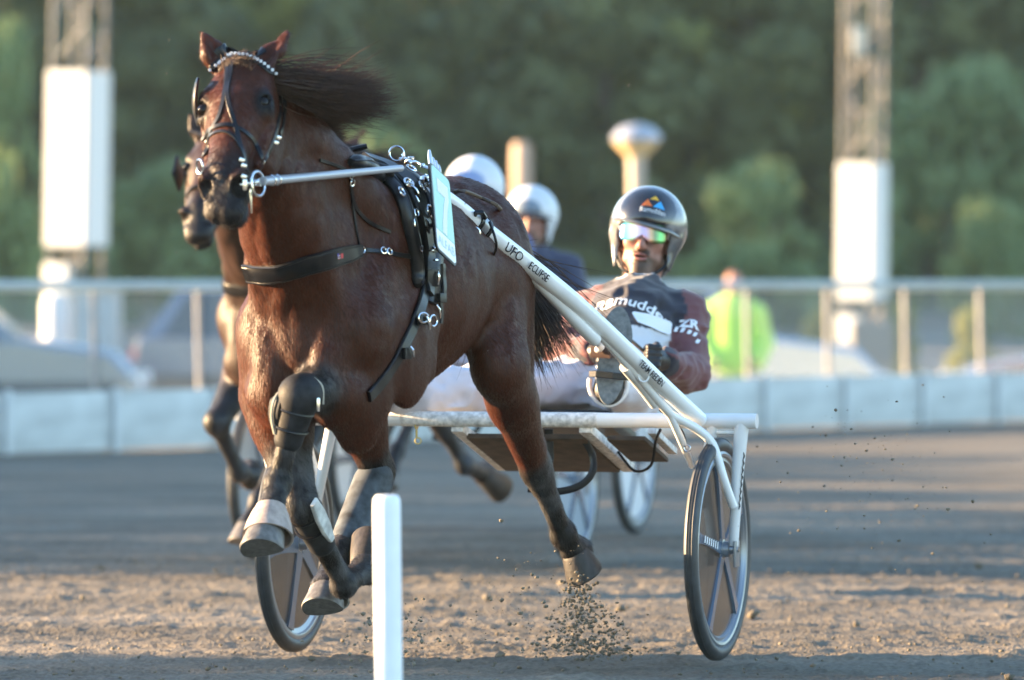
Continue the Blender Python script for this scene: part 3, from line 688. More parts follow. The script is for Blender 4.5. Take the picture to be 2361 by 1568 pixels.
m = MB(); slab(m, rrect(-.074, -.143, .074, .143, .02), -.006, 0, plate); m.build('frame', M_leather, np_, smooth=False)
m = MB(); slab(m, rrect(-.068, -.137, .068, .137, .016), 0, .002, plate); m.build('panel', mat("white_plate", (.8, .8, .8), rough=.3, coat=.3), np_, smooth=False)
o = [p for p in rrect(-.068, -.137, .068, .137, .016) if p[1] > 0]; o = [(.068, -.072)]+o[:]+[(-.068, -.072)]
m = MB(); slab(m, o, .002, .0028, plate); m.build('panel', M_mint, np_, smooth=False)
sv = [(-.036, .105), (.046, .105), (.046, .058), (.030, .020), (.014, -.045), (.010, -.068), (-.020, -.068), (-.014, -.030), (.004, .030), (.018, .060), (-.036, .060)]
m = MB(); slab(m, sv, .0028, .0036, plate); m.build('digit', M_print_white, np_, smooth=False)
lay_text('lettering', 'ALFAB', .043, lambda a, b: plate(a, b-.104, .0027), M_paleblue, np_)
for a, hh in ((-.035, .055), (-.012, .040), (.010, .040), (.030, .034)):
    m = MB(); m.tube([plate(a, .125, -.012), plate(a, .143+hh*.6, -.012), plate(a, .143+hh, -.012)], [.0065, .0065, .004], 8); m.build('clip', M_chrome, np_)
m = MB(); m.tube([plate(0, -.02, -.004), plate(0, -.03, -.05), on(985, 560, .0)[0]], .008, 8); m.build('bracket', M_leather, np_)
# boots
def boot(name, label, prims, cutfn, mat_, step=.006):
    Fb = Field()
    for p in prims: Fb.cone(*p[:4], k=.015, fl=p[4] if len(p) > 4 else None, fs=p[5] if len(p) > 5 else 1)
    a = np.array([p[0] for p in prims]+[p[1] for p in prims]); lo = a.min(0)-.11; hi = a.max(0)+.11
    v, f = Fb.mesh((axis(lo[0], hi[0], step), axis(lo[1], hi[1], step), axis(lo[2], hi[2], step))); me = mesh_from(name, v, f)
    o = link(name, me, mat_); return tag(o, label, 'boot')
def hoops(o, rows, par_mat):
    for c, ax_, r, rr in rows:
        m = MB(); m.ring(c, r, rr, ax_, 28, 6); m.build('rim', par_mat, o)
L = POSE['LF']; ab = nrm(L['kn']-L['el']); bk = nrm(L['fe']-L['kn'])
o = boot('knee_boot', 'black knee boot with pale rim on the lifted front leg of the bay', [(L['kn']-ab*.035, L['kn'], .062, .060), (L['kn'], L['kn']+bk*.13, .058, .042)], None, M_boot)
PR = mat("pale_rim", (.42, .38, .30), rough=.4)
m = MB(); side = nrm(-HLt); C = [L['kn']-ab*.045+side*.052+np.array([0, -.012, .020]), L['kn']+side*.068+np.array([0, -.03, -.006]), L['kn']+bk*.06+side*.064+np.array([0, -.03, 0]), L['kn']+bk*.115+side*.040+np.array([0, -.02, 0])]
sweep(m, cat(C, 4), [nrm([-.8, -.55, .1])]*13, [.03, .055, .055, .02], .010); m.build('flap', M_boot, o)
m = MB(); m.tube([np.array(c)+side*.006+np.array([0, -.016, 0]) for c in cat(C, 4)], .0045, 6); m.build('rim', PR, o)
m = MB(); m.tube([L['kn']-ab*.045+HLt*.030+np.array([0, -.02, .045]), L['kn']-ab*.045+HLt*.056+np.array([0, -.01, .02]), L['kn']-ab*.04+HLt*.060+np.array([0, .0, -.03])], .004, 6, smoothn=4); m.build('rim', PR, o)
m = MB(); m.box(L['kn']+HLt*.060+np.array([0, -.01, -.025]), (.010, .02, .040), bev=.004); m.build('buckle', M_chrome, o)
for t in (.045, .10): m = MB(); m.ring(L['kn']+bk*t, .056-.08*t, .0045, bk, 24, 6); m.build('strap', M_leather, o)
L = POSE['RF']; bk = nrm(L['fe']-L['kn'])
o = boot('shin_boot', 'black and white shin boot on the folded front leg of the bay', [(L['kn']+bk*.02, L['kn']+bk*.19, .047, .041)], None, M_boot)
m = MB(); c = L['kn']
C = [c+bk*t+HLt*.050*(1-t*1.0)+np.array([0, -.028, 0]) for t in (-.02, .05, .12, .17)]; sweep(m, C, [nrm(HLt+np.array([0, -.6, 0]))]*4, [.03, .045, .04, .02], .012); m.build('pad', M_bell_white, o)
for t in (.03, .10): m = MB(); m.ring(c+bk*t, .056-.07*t, .004, bk, 24, 6, sq=1); m.build('strap', M_leather, o)
L = POSE['RH']; bk = nrm(L['fe']-L['hk'])
o = boot('hind_boot', 'long dusty grey shin boot on the hind leg reaching under the belly', [(L['hk']+bk*.05, L['hk']+bk*.30, .062, .045), (L['hk']+bk*.02+np.array([.0, -.02, .0]), L['hk']+bk*.12, .050, .05)], None, M_boot_grey)
m = MB(); c = L['hk']; C = [c+bk*t+np.array([.030, -.052+t*.05, -.006]) for t in (.03, .12, .2, .29)]; sweep(m, C, [nrm([.35, -1, .1])]*4, [.05, .06, .05, .03], .014); m.build('pad', M_boot_grey, o)
def bell(label, co, so_, pf, r0, r1, t0, t1, mat_):
    z = nrm(so_-co); h = np.linalg.norm(so_-co); x = nrm(np.cross([0, 1, 0], z)); y = np.cross(z, x)
    M = Matrix(((x[0], y[0], z[0], co[0]), (x[1], y[1], z[1], co[1]), (x[2], y[2], z[2], co[2]), (0, 0, 0, 1))); m = MB()
    pr = [(r0, t0*h), (r0*1.02, t0*h+.004), (r0*.6+r1*.4, (t0*.72+t1*.28)*h), (r0*.25+r1*.75, (t0*.4+t1*.6)*h), (r1, t1*h-.003), (r1+.002, t1*h), (r1-.004, t1*h), (r1*.9, (t0*.4+t1*.6)*h), (r0*.9, t0*h+.01)]
    m.lathe(pr, M, 40); o = m.build('bell_boot', mat_); return tag(o, label, 'bell boot')
L = POSE['LF']; bell('dusty pink rubber bell boot over the lifted front hoof', L['co']-HF*.0, L['so'], None, .044, .072, -.30, .50, M_rubber_bell)
L = POSE['RH']; bell('mud splashed white bell boot on the lowest hind hoof', L['co'], L['so'], None, .050, .064, .0, .55, M_bell_white)
# ------------------------------------------------------------------ sulky
SY = math.radians(17); SO = np.array([-.0254, 18.4, 0]); SA = np.array([math.cos(SY), -math.sin(SY), 0]); SF = np.array([-math.sin(SY), -math.cos(SY), 0])
def K(f, l, u): return SO+f*SF+l*SA+u*HU
M_tyre = mat("dusty_tyre", (.035, .038, .042), rough=.5, noise=(30, .3)); M_rim = mat("silver_rim", (.28, .30, .33), rough=.3, metal=.6)
M_spoke = mat("blue_grey_spoke", (.10, .15, .22), rough=.22, coat=.6, metal=.2)
M_muddy = mat("mud_spattered_white", (.64, .62, .58), rough=.4, noise=(60, .4)); M_pan = mat("brown_seat_pan", (.055, .035, .022), rough=.7, noise=(20, .6), bump=(90, .4, .002))
def tinted():
    m = bpy.data.materials.new("smoky_wheel_cover"); m.use_nodes = True; N = m.node_tree.nodes; Lk = m.node_tree.links; b = N["Principled BSDF"]
    b.inputs['Base Color'].default_value = (.085, .062, .050, 1); b.inputs['Roughness'].default_value = .22; b.inputs['Coat Weight'].default_value = .3
    b.inputs['Alpha'].default_value = .86; return m
M_cover = tinted()
def make_wheel(side, parent, ph=0.0, lettered=False):
    c = K(0, .72*side, .359); z = SA*side; x = nrm(np.cross(HU, z)); y = np.cross(z, x)
    M = Matrix(((x[0], y[0], z[0], c[0]), (x[1], y[1], z[1], c[1]), (x[2], y[2], z[2], c[2]), (0, 0, 0, 1)))
    e = empty('wheel', c); e.parent = parent; e.matrix_parent_inverse = world_of(parent).inverted()
    m = MB(); m.lathe([(.334+.0245*math.cos(a)*1.0, .023*math.sin(a)) for a in np.linspace(0, 2*math.pi, 17)[:-1]], M, 96, closed=True)
    for h in (-.009, 0, .009): m.lathe([(.3575+.0012*(h == 0), h-.002), (.3592, h), (.3575+.0012*(h == 0), h+.002)], M, 96)
    m.build('tyre', M_tyre, e)
    m = MB(); m.lathe([(.316, -.016), (.318, .014), (.308, .019), (.300, .017), (.296, .010), (.286, .012), (.280, .004), (.280, -.004), (.296, -.010), (.300, -.017), (.308, -.019)], M, 96, closed=True); m.build('rim', M_rim, e)
    for h in (.004, -.004):
        m = MB(); m.lathe([(.285, h), (.16, h*2.4), (.03, h*4)], M, 64); m.build('cover', M_cover, e)
    for k in range(5):
        a = ph+2*math.pi*k/5; m = MB(); r0, r1 = .028, .288; n = 9
        o = []
        for t in np.linspace(0, 1, n): o.append((r0+(r1-r0)*t, .017+.012*(1-t)**2+.012*t**6))
        v = []; 
        for (r, w) in o:
            th = .024-.010*(r/.3)
            for sx, sz in ((-w, -th), (-w*.7, th), (w*.7, th), (w, -th)):
                px_, py_ = r*math.cos(a)-sx*math.sin(a), r*math.sin(a)+sx*math.cos(a); v.append(M @ Vector((px_, py_, sz*.9)))
        f = [(0, 1, 2, 3), ((n-1)*4+3, (n-1)*4+2, (n-1)*4+1, (n-1)*4)]+[(i*4+q, (i+1)*4+q, (i+1)*4+(q+1) % 4, i*4+(q+1) % 4) for i in range(n-1) for q in range(4)]
        m.add(v, f); sp = m.build('spoke', M_spoke, e)
        if lettered and k == 1:
            mm = MB()
            for q_ in range(7):
                r = .085+.026*q_; pr_ = [(-.014, -.007), (-.011, .004), (.012, .009), (.010, -.004)]
                mm.add([M @ Vector(((r+b_)*math.cos(a)-a_*math.sin(a), (r+b_)*math.sin(a)+a_*math.cos(a), .022)) for a_, b_ in pr_], [(0, 1, 2, 3)])
            mm.build('lettering', M_print_white, sp, smooth=False)
    m = MB(); m.lathe([(.0005, -.045), (.020, -.045), (.022, -.02), (.045, -.018), (.045, .018), (.026, .022), (.024, .040), (.016, .042), (.014, .056), (.0005, .058)], M, 28); m.build('hub', M_rim, e)
    return e
def make_sulky(label, group=None, detail=True):
    root = empty('sulky', SO, 0, label, 'sulky', group)
    T = lambda name, pts, r, mt=M_white_steel, n=14, s=0, par=root: (lambda m: (m.tube(pts, r, n=n, smoothn=s), m.build(name, mt, par))[1])(MB())
    make_wheel(1, root, math.radians(98), detail); make_wheel(-1, root, math.radians(70))
    m = MB(); m.tube([K(0, -.85, .772), K(0, .85, .772)], .0245, 18); bar = m.build('crossbar', M_white_steel, root)
    m = MB(); m.tube([K(.0, -.35, .772), K(0, .32, .772)], .0252, 18); m.build('paint_wear', M_muddy, bar)
    for s in (1, -1):
        T('fork', [K(0, .80*s, .765), K(0, .785*s, .60), K(0, .772*s, .37)], [.024, .020, .016]); T('fork', [K(0, .705*s, .765), K(-.03, .665*s, .60), K(0, .66*s, .36)], [.019, .016, .014])
        m = MB(); R = Matrix((tuple(SF), tuple(SA), (0, 0, 1))).transposed(); m.box(K(0, .782*s, .345), (.055, .008, .085), R, bev=.003); m.build('dropout', M_rim, root)
        m = MB(); m.tube([K(0, .655*s, .359), K(0, .79*s, .359)], .010, 10); m.build('axle', M_chrome, root)
        T('tie_bar', [K(0, .715*s, .735), K(0, .79*s, .735)], .006, n=8)
    # shafts
    tipL = P(985, 432, 16.72); shaft = T('shaft', [tipL, P(1052, 478, 16.9), P(1110, 526, 17.02), P(1215, 609, 17.25), P(1330, 703, 17.5), P(1440, 806, 17.75), P(1540, 902, 17.98), P(1612, 968, 18.16)], [.026, .027, .028, .029, .029, .0285, .0275, .026], s=4, n=18)
    mir = lambda p: p-2*SA*np.dot(p-SO, SA)
    q = [H(-.25, -.34, 1.42), H(-.5, -.36, 1.33), K(.75, -.60, 1.08), K(.3, -.60, .90), K(0, -.60, .775)]; T('shaft', q, .027, s=4, n=14)
    T('shaft_stay', [P(1215, 622, 17.28), P(1290, 700, 17.45), P(1345, 758, 17.56), P(1372, 784, 17.62)], [.020, .020, .021, .021], s=3)
    T('shaft_stay', [P(1440, 845, 17.80), P(1475, 885, 17.90), P(1510, 930, 17.98)], [.019, .020, .021], s=3)
    T('shaft_stay', [P(1300, 690, 17.48), P(1362, 738, 17.6), P(1422, 785, 17.70)], [.013, .014, .014], s=3)
    T('wheel_stay', [P(1268, 668, 17.38), P(1330, 722, 17.52), P(1400, 790, 17.68), P(1480, 880, 17.88), P(1535, 945, 18.0), P(1556, 962, 18.04), P(1600, 985, 18.08), P(1636, 1015, 18.1), P(1652, 1050, 18.1), P(1668, 1105, 18.1), P(1690, 1168, 18.13)], .0145, s=3, n=12)
    T('wheel_stay', [P(1543, 955, 18.02), P(1570, 1015, 18.1), P(1594, 1075, 18.24)], [.013, .013, .009], s=2, n=12)
    T('wheel_stay', [K(.42, -.60, .90), K(.25, -.62, .80), K(.10, -.78, .68), K(0, -.772, .50)], .0145, s=4, n=12)
    T('wheel_stay', [P(765, 978, 18.3), P(745, 1080, 18.38), P(727, 1180, 18.45)], [.020, .018, .014], n=12)
    if detail:
        # fittings on the near shaft
        a, b = P(1088, 508, 16.98), P(1125, 538, 17.05); T('collar', [a*.75+b*.25, a*.45+b*.55], .034, M_rim, 18, par=shaft); T('collar', [a*.95+b*.05, a*.8+b*.2], .036, M_leather, 18, par=shaft); T('collar', [a*.4+b*.6, a*.28+b*.72], .036, M_leather, 18, par=shaft)
        m = MB(); m.tube([P(1092, 498, 16.95), P(1098, 490, 16.93), P(1110, 490, 16.94), P(1118, 502, 16.97)], .008, 8); m.build('clamp', M_leather, shaft)
        m = MB(); m.ring(P(1094, 537, 16.93), .015, .005, (.3, -1, 0), 18, 8); m.lathe([(.0005, 0), (.008, .002), (.008, .012), (.0005, .014)], Matrix.Translation(Vector(P(1094, 537, 16.92))) @ Matrix.Rotation(math.pi/2, 4, 'X'), 12); m.build('bolt', M_chrome, shaft)
        m = MB(); m.tube([P(1128, 512, 16.98), P(1140, 545, 16.95), P(1144, 570, 16.97), P(1135, 592, 17.05), P(1118, 598, 17.09)], .0042, 8, smoothn=4); m.build('strap', M_leather, shaft)
        m = MB(); m.ring(P(1483, 868, 17.84), .017, .0035, (.3, -1, 0), 20, 8); m.build('ring', M_white_steel, shaft)
        def shaft_text(txt, p0, p1, size, par, drop=0.0, sx=1.0):
            ax_ = nrm(p1-p0); L_ = np.linalg.norm(p1-p0); view = nrm((p0+p1)/2-np.array([0, 0, CAM_H])); nn = nrm(-view+ax_*np.dot(view, ax_)); up = np.cross(nn, ax_); up = up if up[2] > 0 else -up; R_ = .0312
            def fn(u, v): an = (v-drop)/R_; return (p0+p1)/2+ax_*u+up*R_*math.sin(an)+nn*R_*math.cos(an)*1.03
            lay_text('lettering', txt, size, fn, M_print_dark, par, sx=sx, bold=.0004)
        shaft_text('UFO', P(1144, 552, 17.1), P(1196, 594, 17.2), .042, shaft, -.003, 1.15)
        shaft_text('ECLIPSE', P(1197, 595, 17.2), P(1255, 641, 17.33), .034, shaft, -.003, 1.05)
        shaft_text('TEAM REDÉN', P(1455, 820, 17.78), P(1520, 883, 17.93), .030, shaft, -.004, .92)
        fl = MB(); f0, f1 = K(0, .797, .66), K(0, .782, .50)
        for t in np.linspace(.0, 1, 8):
            c = f0*(1-t)+f1*t; fl.tube([c+SA*.012+SF*.014+HU*.012, c+SA*.0135+SF*.010, c+SA*.012+SF*.016-HU*.012], [.0015, .003, .0012], 5)
        fl.build('lettering', M_print_dark, root)
        T('wire', [P(1520, 945, 18.1), P(1555, 972, 18.13), P(1575, 1000, 18.12), P(1580, 1025, 18.12)], .004, M_leather, 6, 3)
        m = MB(); m.ring(P(1584, 1034, 18.1), .010, .0022, (0, -1, 0), 14, 6); m.build('ring', M_chrome, root)
        m = MB(); m.ring(K(0, -.30, .752), .014, .003, SA, 14, 6); m.tube([K(0, -.30, .735), K(.0, -.30, .71)], .004, 6); m.ring(K(0, -.295, .70), .010, .0025, (0, -1, 0), 14, 6); m.build('snap_hook', M_brass, root)
    # seat frame
    R = Matrix((tuple(SF), tuple(SA), (0, 0, 1))).transposed(); tilt = Matrix.Rotation(-.25, 3, Vector(SA))
    for l in (-.16, .275):
        c0, c1 = K(-.0, l, .745), K(-.52, l, .60); m = MB(); x = nrm(c1-c0); zz = np.cross(x, SA); Rb = Matrix((tuple(x), tuple(SA), tuple(zz))).transposed()
        m.box((c0+c1)/2, (np.linalg.norm(c1-c0), .042, .030), Rb, bev=.005); m.build('seat_beam', M_muddy, root)
    c0, c1 = K(-.14, .46, .735), K(-.40, .46, .66); x = nrm(c1-c0); Rb = Matrix((tuple(x), tuple(SA), tuple(np.cross(x, SA)))).transposed(); m = MB(); m.box((c0+c1)/2, (.27, .03, .02), Rb, bev=.004); m.build('seat_beam', M_muddy, root)
    c0, c1 = K(-.03, .0, .73), K(-.50, .0, .60); x = nrm(c1-c0); zz = np.cross(x, SA); Rb = Matrix((tuple(x), tuple(SA), tuple(zz))).transposed()
    m = MB(); m.box(K(-.27, .055, .655), (.46, .40, .018), Rb, bev=.006); m.build('seat_pan', M_pan, root)
    m = MB(); m.box(K(-.24, .385, .672), (.30, .13, .016), Rb, bev=.006); m.build('seat_pan', M_pan, root)
    m = MB(); m.box(K(-.56, .07, .725), (.34, .36, .06), Rb, bev=.025); m.build('cushion', M_leather, root)
    for l in (.12, -.12): T('seat_post', [K(-.46, l+.05, .60), K(-.56, l+.05, .70)], .014, n=10)
    for l, d in ((.095, 0), (.13, .02)):
        m = MB(); sweep(m, [K(-.05-d, l, .74), K(-.06-d, l, .65), K(-.03-d, l-.008, .545)], [SF]*3, .030, .006); m.build('hanging_strap', M_leather, root)
    m = MB(); C = cat([K(-.10, .23, .72), K(-.11, .265, .66), K(-.10, .27, .60), K(-.09, .23, .555), K(-.08, .15, .535), K(-.07, .06, .545)], 4); sweep(m, C, [SF]*len(C), .024, .005); m.build('hanging_strap', M_leather, root)
    T('wire', [K(-.30, .30, .66), K(-.25, .37, .60), K(-.2, .44, .62), K(-.15, .47, .70), K(-.1, .50, .74)], .005, M_leather, 6, 4)
    # stirrups
    m = MB(); c = P(1402, 885, 18.475); C = [c+np.array([.062*math.cos(a), 0.012, .070*math.sin(a)]) for a in np.linspace(math.radians(165), math.radians(375), 14)]; m.tube(C, .0085, 8); m.build('stirrup', M_white_steel, root)
    m = MB(); sweep(m, [P(1362, 806, 18.40), P(1405, 808, 18.37), P(1452, 802, 18.42)], [np.array([0, -1., 0])]*3, .052, .006); m.build('stirrup_strap', mat("brown_strap", (.05, .02, .012), rough=.5), root)
    m = MB(); sweep(m, [P(1360, 862, 18.44), P(1375, 862, 18.40), P(1410, 866, 18.38), P(1450, 870, 18.46)], [np.array([-.5, -1., 0]), np.array([0, -1., 0]), np.array([0, -1., 0]), np.array([.5, -1, 0])], .022, .008); m.build('stirrup_strap', M_leather, root)
    T('stirrup_rod', [P(1372, 784, 17.62), P(1385, 800, 18.0), P(1378, 806, 18.38)], .012, n=10)
    return root
sulky = make_sulky('white racing sulky lettered along its near shaft behind the bay')

# ------------------------------------------------------------------ drivers
DP = dict(head=P(1490, 550, 19.60), up=nrm([.13, .14, 1]), look=nrm([-.16, -1, 0]), chest=P(1462, 762, 19.40), upper=P(1472, 716, 19.50), pelvis=P(1398, 900, 19.12),
          sL=P(1578, 728, 19.42), eL=P(1590, 862, 19.20), wL=P(1532, 834, 18.94), hL=P(1502, 826, 18.86), sR=P(1362, 722, 19.50), eR=P(1300, 812, 19.26), wR=P(1358, 812, 19.0), hR=P(1392, 812, 18.93),
          tL=P(1425, 905, 19.08), kL=P(1452, 893, 18.72), aL=P(1418, 880, 18.60), heL=P(1402, 905, 18.46), toL=P(1424, 742, 18.50),
          tR=P(1350, 895, 19.10), kR=P(1120, 892, 18.78), aR=P(893, 912, 18.44), heR=P(872, 915, 18.40), toR=P(852, 800, 18.36))
M_skin = mat("skin", attr=True, rough=.5, noise=(60, .12), bump=(180, .3, .001)); M_cloth = mat("race_silks", attr=True, rough=.75, sheen=.2, noise=(7, .06), bump=(300, .3, .0006))
M_helmet = mat("helmet_shell", attr=True, rough=.22, coat=.8, noise=(40, .2)); M_helmet_plain = mat("plain_helmet_shell", attr=True, rough=.4, coat=.25); M_glove = mat("black_glove", (.012, .012, .014), rough=.45, bump=(150, .4, .001)); M_sole = mat("grey_rubber_sole", (.13, .15, .155), rough=.75, noise=(70, .35), bump=(140, .7, .002))
M_shoe = mat("dark_shoe", (.03, .028, .028), rough=.5); M_frame = mat("white_goggle_frame", (.75, .74, .72), rough=.3)
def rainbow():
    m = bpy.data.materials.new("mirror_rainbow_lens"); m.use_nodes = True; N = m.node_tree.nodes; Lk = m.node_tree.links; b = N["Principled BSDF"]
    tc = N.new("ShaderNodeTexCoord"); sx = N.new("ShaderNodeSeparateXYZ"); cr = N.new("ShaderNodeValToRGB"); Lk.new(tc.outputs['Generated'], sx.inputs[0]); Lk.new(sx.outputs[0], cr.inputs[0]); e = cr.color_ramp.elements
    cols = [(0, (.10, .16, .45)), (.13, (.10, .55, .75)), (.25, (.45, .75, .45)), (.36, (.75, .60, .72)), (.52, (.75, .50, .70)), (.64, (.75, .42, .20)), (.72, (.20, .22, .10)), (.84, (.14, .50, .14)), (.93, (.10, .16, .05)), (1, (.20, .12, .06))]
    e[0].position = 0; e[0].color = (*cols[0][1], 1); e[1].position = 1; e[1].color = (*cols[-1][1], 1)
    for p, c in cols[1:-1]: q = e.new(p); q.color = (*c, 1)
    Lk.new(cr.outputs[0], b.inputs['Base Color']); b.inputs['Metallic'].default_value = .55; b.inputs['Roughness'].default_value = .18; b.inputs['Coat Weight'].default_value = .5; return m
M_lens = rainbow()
MAROON = (.13, .038, .040); WHITE = (.62, .60, .60); NAVY = (.016, .016, .028)
def glove(name, hand, wrist, grip, parent, side):
    Fg = Field(); d = nrm(hand-wrist); up = HU-d*d.dot(HU); up = nrm(up); lt = np.cross(d, up)*side
    B_ = [d, lt, up]; Fg.ell(hand-d*.01, (.050, .020, .044), B_, .015); Fg.cone(wrist, hand-d*.03, .036, .034, .02)
    for i, (o, ln) in enumerate(((.030, .044), (.010, .050), (-.010, .047), (-.029, .038))):
        k0 = hand+d*.034+up*o; k1 = k0+d*.022-lt*.020; k2 = k1-lt*.026-d*.018*(ln/.05); k3 = k2-d*.024+lt*.008
        Fg.chain([hand+up*o*.8, k0, k1, k2, k3], [.012, .0125, .0115, .0105, .009], .006)
    Fg.chain([hand+up*.028-d*.02, hand+up*.042-lt*.018+d*.004, hand+up*.040-lt*.032+d*.026], [.015, .013, .010], .006)
    lo = np.minimum(hand, wrist)-.10; hi = np.maximum(hand, wrist)+.10; v, f = Fg.mesh([axis(lo[q], hi[q], .004) for q in range(3)]); return link(name, mesh_from(name, v, f), M_glove, parent)
def make_driver(D, label, fine=.0036, coarse=.011, cols=(MAROON, WHITE, NAVY), shell=None, lensed=True, group=None):
    root = empty('person', D['pelvis'], 0, label, 'person', group)
    h = D['head']; U_ = D['up']; Fh = nrm(D['look']-U_*np.dot(D['look'], U_)); Rh = np.cross(U_, Fh)   # Rh: towards picture right when facing us
    if Rh[0] < 0: Rh = -Rh
    B_ = [Rh, Fh, U_]; q = lambda r, f, u: h+Rh*r+Fh*f+U_*u
    Fb = Field(); A = Fb
    A.ell(q(0, -.008, .02), (.077, .097, .105), B_, .03); A.ell(q(0, .036, -.062), (.062, .060, .080), B_, .03); A.ell(q(0, .072, -.118), (.033, .028, .028), B_, .025)
    for s in (1, -1):
        A.ell(q(.044*s, .064, -.028), (.026, .024, .024), B_, .02); A.ell(q(.050*s, .02, -.085), (.022, .04, .03), B_, .025); A.ell(q(.080*s, -.005, -.02), (.012, .02, .032), B_, .01)
        A.ell(q(.030*s, .098, .008), (.018, .012, .012), B_, .010, True)
        A.ell(q(.011*s, .104, -.048), (.010, .011, .009), B_, .008)
    A.ell(q(0, .085, .038), (.058, .018, .014), B_, .02); A.cone(q(0, .094, .010), q(0, .117, -.042), .009, .0145, .012)
    A.ell(q(0, .094, -.072), (.028, .014, .009), B_, .008); A.ell(q(0, .092, -.088), (.024, .013, .008), B_, .007); A.ell(q(0, .104, -.0795), (.021, .016, .0042), B_, .004, True)
    A.cone(q(0, -.02, -.08), D['upper'], .058, .07, .03)
    A.cone(D['upper'], D['chest'], .10, .12, .05); A.cone(D['chest'], D['pelvis'], .12, .115, .05)
    for s in 'LR':
        A.cone(D['upper'], D['s'+s], .06, .05, .04); A.chain([D['s'+s], D['e'+s], D['w'+s]], [.045, .036, .028], .02); A.cone(D['w'+s], D['h'+s], .026, .026, .02)
        A.chain([D['t'+s], D['k'+s], D['a'+s]], [.075, .050, .035], .03); A.cone(D['he'+s], D['to'+s], .034, .026, .02)
    pts = np.array([D[k] for k in D if k not in ('up', 'look')]); lo = pts.min(0)-.2; hi = pts.max(0)+.2
    ax = (axis(lo[0], hi[0], coarse, (h[0]-.10, h[0]+.10), fine), axis(lo[1], hi[1], coarse, (h[1]-.14, h[1]+.03), fine), axis(lo[2], hi[2], coarse, (h[2]-.15, h[2]+.10), fine))
    v, f = A.mesh(ax); v = smooth_mesh(v, f, 1)
    beard = (.060, .030, .017); c = paint(v, (.32, .150, .11), [([eprim(q(0, .066, -.118), (.056, .056, .046), B_)], beard, .006, .02), ([cprim(q(.058, .03, -.08), q(.03, .07, -.115), .02, .02), cprim(q(-.058, .03, -.08), q(-.03, .07, -.115), .02, .02)], (.12, .058, .036), .006, .02),
        ([cprim(q(-.024, .100, -.064), q(.024, .100, -.064), .011, .011)], (.075, .036, .022), .003, .010), ([eprim(q(0, .10, -.080), (.022, .016, .012), B_)], (.34, .13, .11), .001, .006), ([eprim(q(0, .100, -.0795), (.018, .02, .003), B_)], (.05, .015, .012), .001, .004), ([eprim(q(0, .115, -.045), (.018, .012, .012), B_)], (.42, .19, .14), 0, .015)])
    c = c*(.86+.28*vnoise(v, 90, 7)[:, None]); me = mesh_from('person_body', v, f); set_col(me, c); body = link('body', me, M_skin, root)
    # jacket
    Fj = Field(); J = Fj; Ms, Wh, Nv = cols
    J.cone(D['upper']+np.array([0, .01, .0]), D['chest'], .125, .155, .06, nrm([0, 1, .2]), .85); J.cone(D['chest'], D['pelvis'], .150, .155, .06); J.cone(D['upper']+np.array([0, .03, -.0]), q(0, -.02, -.165), .080, .062, .03); J.cone(q(0, .0, -.12), q(0, -.03, .1), .06, .09, .004, sub=True)
    for s in 'LR':
        J.cone(D['upper'], D['s'+s], .085, .068, .05); J.chain([D['s'+s], D['e'+s]], [.070, .060], .04); J.cone(D['e'+s], D['w'+s], .060, .042, .012)
    def wr(V, ax):
        X, Y, Z = np.meshgrid(*[a.astype(np.float32) for a in ax], indexing='ij'); m = np.abs(V) < .03
        p = np.stack([X[m], Y[m], Z[m]], 1); n1 = vnoise(p+np.array([p[:, 2]*.3, 0, -p[:, 0]*.4]).T.reshape(-1, 3) if False else p, (16, 10, 24), 2); n2 = vnoise(p, (34, 20, 40), 9)
        V[m] += ((np.abs(n1-.5)*2-.5)*.022+(np.abs(n2-.5)*2-.5)*.008).astype(np.float32); return V
    pj = np.array([D[k] for k in ('upper', 'chest', 'pelvis', 'sL', 'eL', 'wL', 'sR', 'eR', 'wR')]+[h-U_*.1]); lo = pj.min(0)-.19; hi = pj.max(0)+.19; hi[2] = h[2]-.09
    st = .0085 if fine < .006 else .016
    v, f = J.mesh([axis(lo[i], hi[i], st) for i in range(3)], extra=wr); v = smooth_mesh(v, f, 1)
    dd = lambda pr: np.min([Field.dist(p, v[:, 0], v[:, 1], v[:, 2]) for p in pr], 0)
    dA = dd([cprim(D['s'+s]*.93+D['upper']*.07, D['e'+s], .070, .06) for s in 'LR']+[cprim(D['e'+s], D['w'+s], .06, .045) for s in 'LR'])
    dT = dd([cprim(D['upper'], D['chest'], .125, .155), cprim(D['chest'], D['pelvis'], .15, .155)]); arm = dA < dT+.006
    tu = nrm(D['upper']-D['pelvis']); tr = nrm(Rh-tu*Rh.dot(tu)); rel = v-D['upper']; lr = rel@tr; lu = rel[:, 2]+lr*.25; ns_ = (vnoise(v, 6, 3)-.5)*.03
    c = np.tile(np.array(Wh, dtype=np.float32), (len(v), 1)); c[(lu < -.035) & (lr < .03+ns_*2) & (lu > -.17)] = Ms; c[(np.abs(lr-.035-ns_*2) < .005) & (lu < -.035)] = Nv; c[(lu < -.035) & (lr < -.11)] = Wh
    c[(np.abs(lr+.11) < .005) & (lu < -.035)] = Nv
    c[lu > -.035] = Nv; c[(np.abs(lu+.17) < .005)] = Nv; c[arm] = Ms; c[arm & (lu > -.02) & (lr > 0) & (dA > dT-.035)] = Nv
    cf = [cprim(D['w'+s]*.8+D['e'+s]*.2, D['w'+s], .05, .05) for s in 'LR']; c[(dd(cf) < .0)] = Nv
    c[dd([cprim(q(0, .02, -.150), q(0, 0, -.16), .094, .098)]) < .0] = Wh if shell is None else Nv
    me = mesh_from('jacket', v, f); set_col(me, c); jk = link('jacket', me, M_cloth, root)
    Ft = Field(); T_ = Ft; T_.ell(D['pelvis'], (.18, .16, .14), None, .05); 
    T_.cone(D['chest']*.35+D['pelvis']*.65, D['pelvis'], .13, .14, .04)
